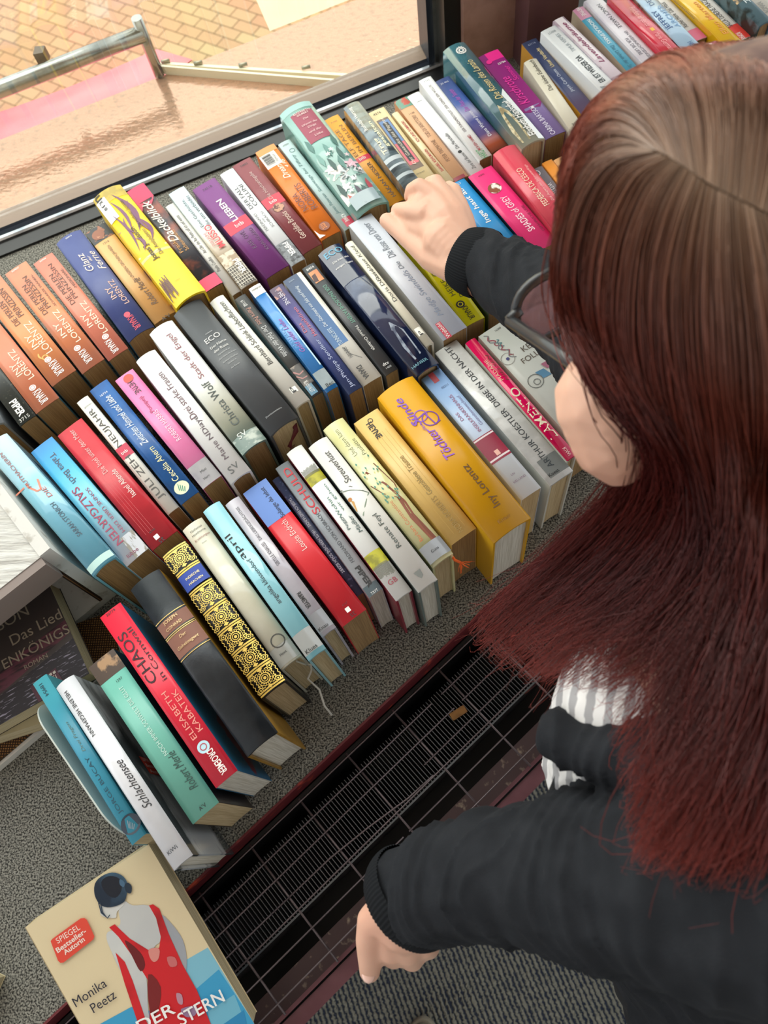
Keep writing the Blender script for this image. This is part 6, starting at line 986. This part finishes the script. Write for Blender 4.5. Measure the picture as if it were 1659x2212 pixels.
# hair: guides in head / picture space, thousands of strands between them
cm = Vector((0, 0, H))
def hit(px, py, R):
    d = (at(px, py, 0)-cm).normalized(); oc = cm-HC; bq = oc.dot(d); cq = oc.length_squared-R*R; D = bq*bq-cq
    if D >= 0: return cm+d*(-bq-math.sqrt(D))
    p = cm+d*(-bq); return HC+(p-HC).normalized()*R
def gpt(g, R): return [hit(p[0], p[1], R) if len(p) == 2 else at(*p) for p in g]
RH = .110
G1 = [
 [(1400, 320), (1290, 340), (1222, 440), (1195, 560), (1204, 660, .50), (1250, 775, .50), (1310, 862, .49), (1368, 925, .47), (1330, 1050, .40), (1200, 1190, .31), (1100, 1280, .27), (1030, 1345, .24)],
 [(1420, 330), (1330, 360), (1270, 460), (1245, 600), (1265, 710, .52), (1320, 810, .51), (1390, 890, .50), (1430, 980, .47), (1360, 1120, .39), (1240, 1240, .32), (1140, 1320, .28), (1060, 1400, .25)],
 [(1450, 345), (1390, 400), (1340, 520), (1325, 680), (1350, 790, .53), (1400, 880, .52), (1460, 980, .48), (1470, 1100, .43), (1400, 1210, .38), (1290, 1310, .34), (1200, 1380, .31), (1130, 1440, .29)],
 [(1490, 370), (1450, 460), (1420, 590), (1420, 740), (1440, 860), (1480, 960, .49), (1510, 1080, .46), (1500, 1180, .43), (1440, 1280, .40), (1350, 1360, .37), (1290, 1410, .36), (1230, 1460, .34)],
 [(1530, 400), (1510, 520), (1500, 660), (1510, 800), (1530, 920), (1550, 1040, .48), (1560, 1160, .45), (1540, 1270, .43), (1490, 1350, .42), (1420, 1420, .41), (1370, 1470, .40), (1320, 1500, .39)],
 [(1570, 420), (1570, 560), (1580, 710), (1590, 850), (1600, 970), (1600, 1090, .48), (1600, 1200, .46), (1580, 1310, .45), (1540, 1420, .44), (1490, 1560, .43), (1440, 1680, .43), (1380, 1780, .42)],
 [(1610, 440), (1630, 590), (1650, 750), (1660, 890), (1660, 1010), (1650, 1130, .48), (1640, 1250, .47), (1620, 1370, .46), (1590, 1500, .46), (1540, 1630, .45), (1480, 1740, .44), (1410, 1840, .43)],
 [(1650, 460), (1690, 620), (1720, 780), (1730, 930), (1730, 1050), (1710, 1180, .48), (1690, 1310, .47), (1670, 1440, .47), (1650, 1570, .46), (1610, 1700, .46), (1570, 1800, .45), (1520, 1880, .44)],
 [(1700, 480), (1760, 640), (1790, 800), (1800, 960), (1800, 1090), (1780, 1230, .48), (1760, 1370, .47), (1740, 1510, .47), (1720, 1640, .46), (1700, 1750, .46), (1680, 1840, .45), (1650, 1910, .44)]]
G2 = [
 [(1400, 320), (1330, 325), (1270, 370), (1225, 450), (1203, 540), (1203, 610, .50)],
 [(1430, 330), (1370, 270), (1310, 255), (1255, 300), (1225, 370), (1200, 450, .50)],
 [(1480, 360), (1440, 230), (1380, 170), (1320, 185, .53), (1270, 240, .51), (1230, 310, .49)],
 [(1540, 400), (1540, 250), (1510, 140), (1460, 112, .54), (1410, 130, .50), (1370, 160, .46)],
 [(1620, 440), (1640, 270), (1640, 140), (1620, 95, .54), (1600, 92, .50), (1580, 110, .46)],
 [(1700, 480), (1760, 330), (1790, 190), (1790, 100, .54), (1790, 80, .50), (1780, 90, .46)]]
def cat(P_, t):
    n_ = len(P_)-1; x = min(max(t, 0), .99999)*n_; i = int(x); t = x-i
    p0, p1, p2, p3 = P_[max(i-1, 0)], P_[i], P_[i+1], P_[min(i+2, n_)]
    return .5*((2*p1)+(-p0+p2)*t+(2*p0-5*p1+4*p2-p3)*t*t+(-p0+3*p1-3*p2+p3)*t**3)
def sheet(GS, R): return [gpt(g, R) for g in GS]
def strands(GS, count, thick, depth, jit, seg, lenr, seed, wmin=0, spread=.012, stray=0):
    rnd = random.Random(seed); vs = []; fs = []; us = []
    base = sheet(GS, RH); n_ = len(base)
    clumps = [(rnd.random(), rnd.gauss(0, 1), rnd.gauss(0, 1), rnd.random()) for _ in range(max(12, count//26))]
    for s_ in range(count):
        cu, ca, cb, cc = clumps[rnd.randrange(len(clumps))]
        w = min(max(cu+rnd.gauss(0, spread), 0), 1); dz = depth*(cc*.7+.3*rnd.random()); ln = rnd.uniform(*lenr); tint = rnd.random()*.5+cc*.5
        ja, jb, jc = rnd.gauss(0, 1)+ca, rnd.gauss(0, 1)+cb, rnd.gauss(0, 1); fly = stray and rnd.random() < stray
        pts = []
        for k in range(seg+1):
            t = k/seg*ln; wx = w*(n_-1); P_ = cat([cat(b_, t) for b_ in base], w) if False else None
            i = min(int(wx), n_-2); fr_ = wx-i; q = [base[min(max(i+o_, 0), n_-1)] for o_ in (-1, 0, 1, 2)]; q = [cat(b_, t) for b_ in q]
            p = .5*((2*q[1])+(-q[0]+q[2])*fr_+(2*q[0]-5*q[1]+4*q[2]-q[3])*fr_*fr_+(-q[0]+3*q[1]-3*q[2]+q[3])*fr_**3)
            away = (p-cm).normalized(); amp = jit*t**1.4*(1.7 if fly else 1)
            wob = Vector((math.sin(t*9+ja*2)*ja, math.sin(t*8+jb*2+1)*jb, math.sin(t*6+jc)*jc*.6))*amp
            pts.append(p+away*dz*(min(1, t*3+.15))+wob)
        b0 = len(vs); r_ = thick*rnd.uniform(.6, 1.3)
        for k, p in enumerate(pts):
            d = (pts[min(k+1, seg)]-pts[max(k-1, 0)]).normalized(); x = d.cross(p-cm).normalized(); y = x.cross(d); rr = r_*(1-.75*(k/seg)**3)
            for a_ in (0, 2.09, 4.19): vs.append(p+(x*math.cos(a_)+y*math.sin(a_))*rr)
            us += [(k/seg*ln, tint)]*3
        for k in range(seg):
            for j in range(3): a0 = b0+k*3+j; a1 = b0+k*3+(j+1) % 3; fs.append((a0, a1, a1+3, a0+3))
    me = bpy.data.meshes.new('hair'); me.from_pydata([tuple(v-po) for v in vs], [], fs); uvl = me.uv_layers.new(name='UVMap')
    li = [0]*len(me.loops); me.loops.foreach_get('vertex_index', li); fl = []
    for v in li: fl += us[v]
    uvl.data.foreach_set('uv', fl); me.polygons.foreach_set('use_smooth', [True]*len(me.polygons)); me.update(); return me
def hair_mat(g, var, rough=.38):
    m = bpy.data.materials.new('hair'); m.use_nodes = True; n = m.node_tree.nodes; l = m.node_tree.links; b = n['Principled BSDF']; b.inputs['Roughness'].default_value = rough; b.inputs['Specular IOR Level'].default_value = .45
    t = n.new('ShaderNodeUVMap'); sx = n.new('ShaderNodeSeparateXYZ'); l.new(t.outputs[0], sx.inputs[0]); r = n.new('ShaderNodeValToRGB')
    while len(r.color_ramp.elements) < len(g): r.color_ramp.elements.new(.5)
    for e, (p, c_) in zip(r.color_ramp.elements, g): e.position = p; e.color = lin(c_)
    l.new(sx.outputs[0], r.inputs[0]); mr = n.new('ShaderNodeMapRange'); mr.inputs[3].default_value = 1-var; mr.inputs[4].default_value = 1+var; l.new(sx.outputs[1], mr.inputs[0])
    mx = n.new('ShaderNodeMix'); mx.data_type = 'RGBA'; mx.blend_type = 'MULTIPLY'; mx.inputs[0].default_value = 1; mx.clamp_result = False
    l.new(r.outputs[0], mx.inputs[6]); l.new(mr.outputs[0], mx.inputs[7]); l.new(mx.outputs[2], b.inputs['Base Color']); return m
hm = hair_mat([(0, '#a98a70'), (.12, '#94664f'), (.3, '#8a4231'), (.55, '#662520'), (.8, '#6a2520'), (1, '#8e3428')], .55)
hm2 = hair_mat([(0, '#a68870'), (.25, '#957059'), (.6, '#a05540'), (1, '#7a3328')], .5)
def hair_obj(name, me, m):
    me.materials.append(m); o = obj(name, me, per); o['kind'] = 'stuff'; return o
hair_obj('hair_lengths', strands(G1, 7200, .00042, .045, .0085, 30, (.66, 1.06), 3, stray=.03), hm)
hair_obj('hair_crown', strands(G2, 2600, .00042, .010, .0015, 12, (.85, 1.0), 5), hm2)
# scalp cap under the strands
bm = bmesh.new(); bmesh.ops.create_icosphere(bm, subdivisions=5, radius=1, matrix=Matrix.Translation(HC-po-hf*.012+hu*.004) @ (B3 @ Matrix.Diagonal((.098, .090, .094))).to_4x4())
bmesh.ops.delete(bm, geom=[v for v in bm.verts if (v.co+po-hp(0, 0, 0)).dot(hf) > .02 and (v.co+po-hp(0, 0, 0)).dot(hu) < .085 or (v.co+po-hp(0, 0, 0)).dot(hu) < -.03], context='VERTS')
bmesh.ops.solidify(bm, geom=bm.faces[:], thickness=.002)
pchild('scalp_hair', None) if False else obj('scalp_hair', bm_mesh(bm, mat('#5a3a30', .6, noise=('#7a5a4a', 60, .4, .6)), True), per)
for nm_ in [o for o in per.children if o.name.startswith(('nothing',))]: pass

# photographer's shoe
sh = empty('shoe', at(915, 2300, FZ)); sh.location.z = FZ; sh['label'] = 'beige sneaker toe on the striped carpet at the bottom edge'; sh['category'] = 'shoe'; s0 = Vector(sh.location)
tip = at(915, 2192, FZ); tip.z = FZ; dv = (tip-s0).normalized()
tw = s0+dv*((tip-s0).length)
def sole(zs, k, mm, name):
    bm = bmesh.new(); rings = []; sd_ = Vector((dv.y, -dv.x, 0))
    for z, g in zs:
        R_ = []
        for i in range(40):
            a_ = 2*PI*i/40; lx = math.cos(a_); wy = math.sin(a_); x_ = lx*.135*g; R_.append(bm.verts.new(tw-s0-dv*.135+dv*x_+sd_*wy*(.050 if lx > 0 else .050-.012*(-lx))*g+Vector((0, 0, z))))
        rings.append(R_)
    for a_, b_ in zip(rings, rings[1:]):
        for i in range(40): f = bm.faces.new((a_[i], a_[(i+1) % 40], b_[(i+1) % 40], b_[i])); f.smooth = True
    bm.faces.new(rings[0][::-1]); bm.faces.new(rings[-1]); obj(name, bm_mesh(bm, mm), sh)
sole([(0, .99), (.004, 1.0), (.022, 1.0), (.026, .985)], 1, mat('#b3ab96', .6), 'sole')
sole([(.026, .955), (.040, .945), (.055, .88), (.066, .76), (.072, .55), (.073, .3)], 1, mat('#a8a28c', .7, bump=.3, bscale=300), 'upper')
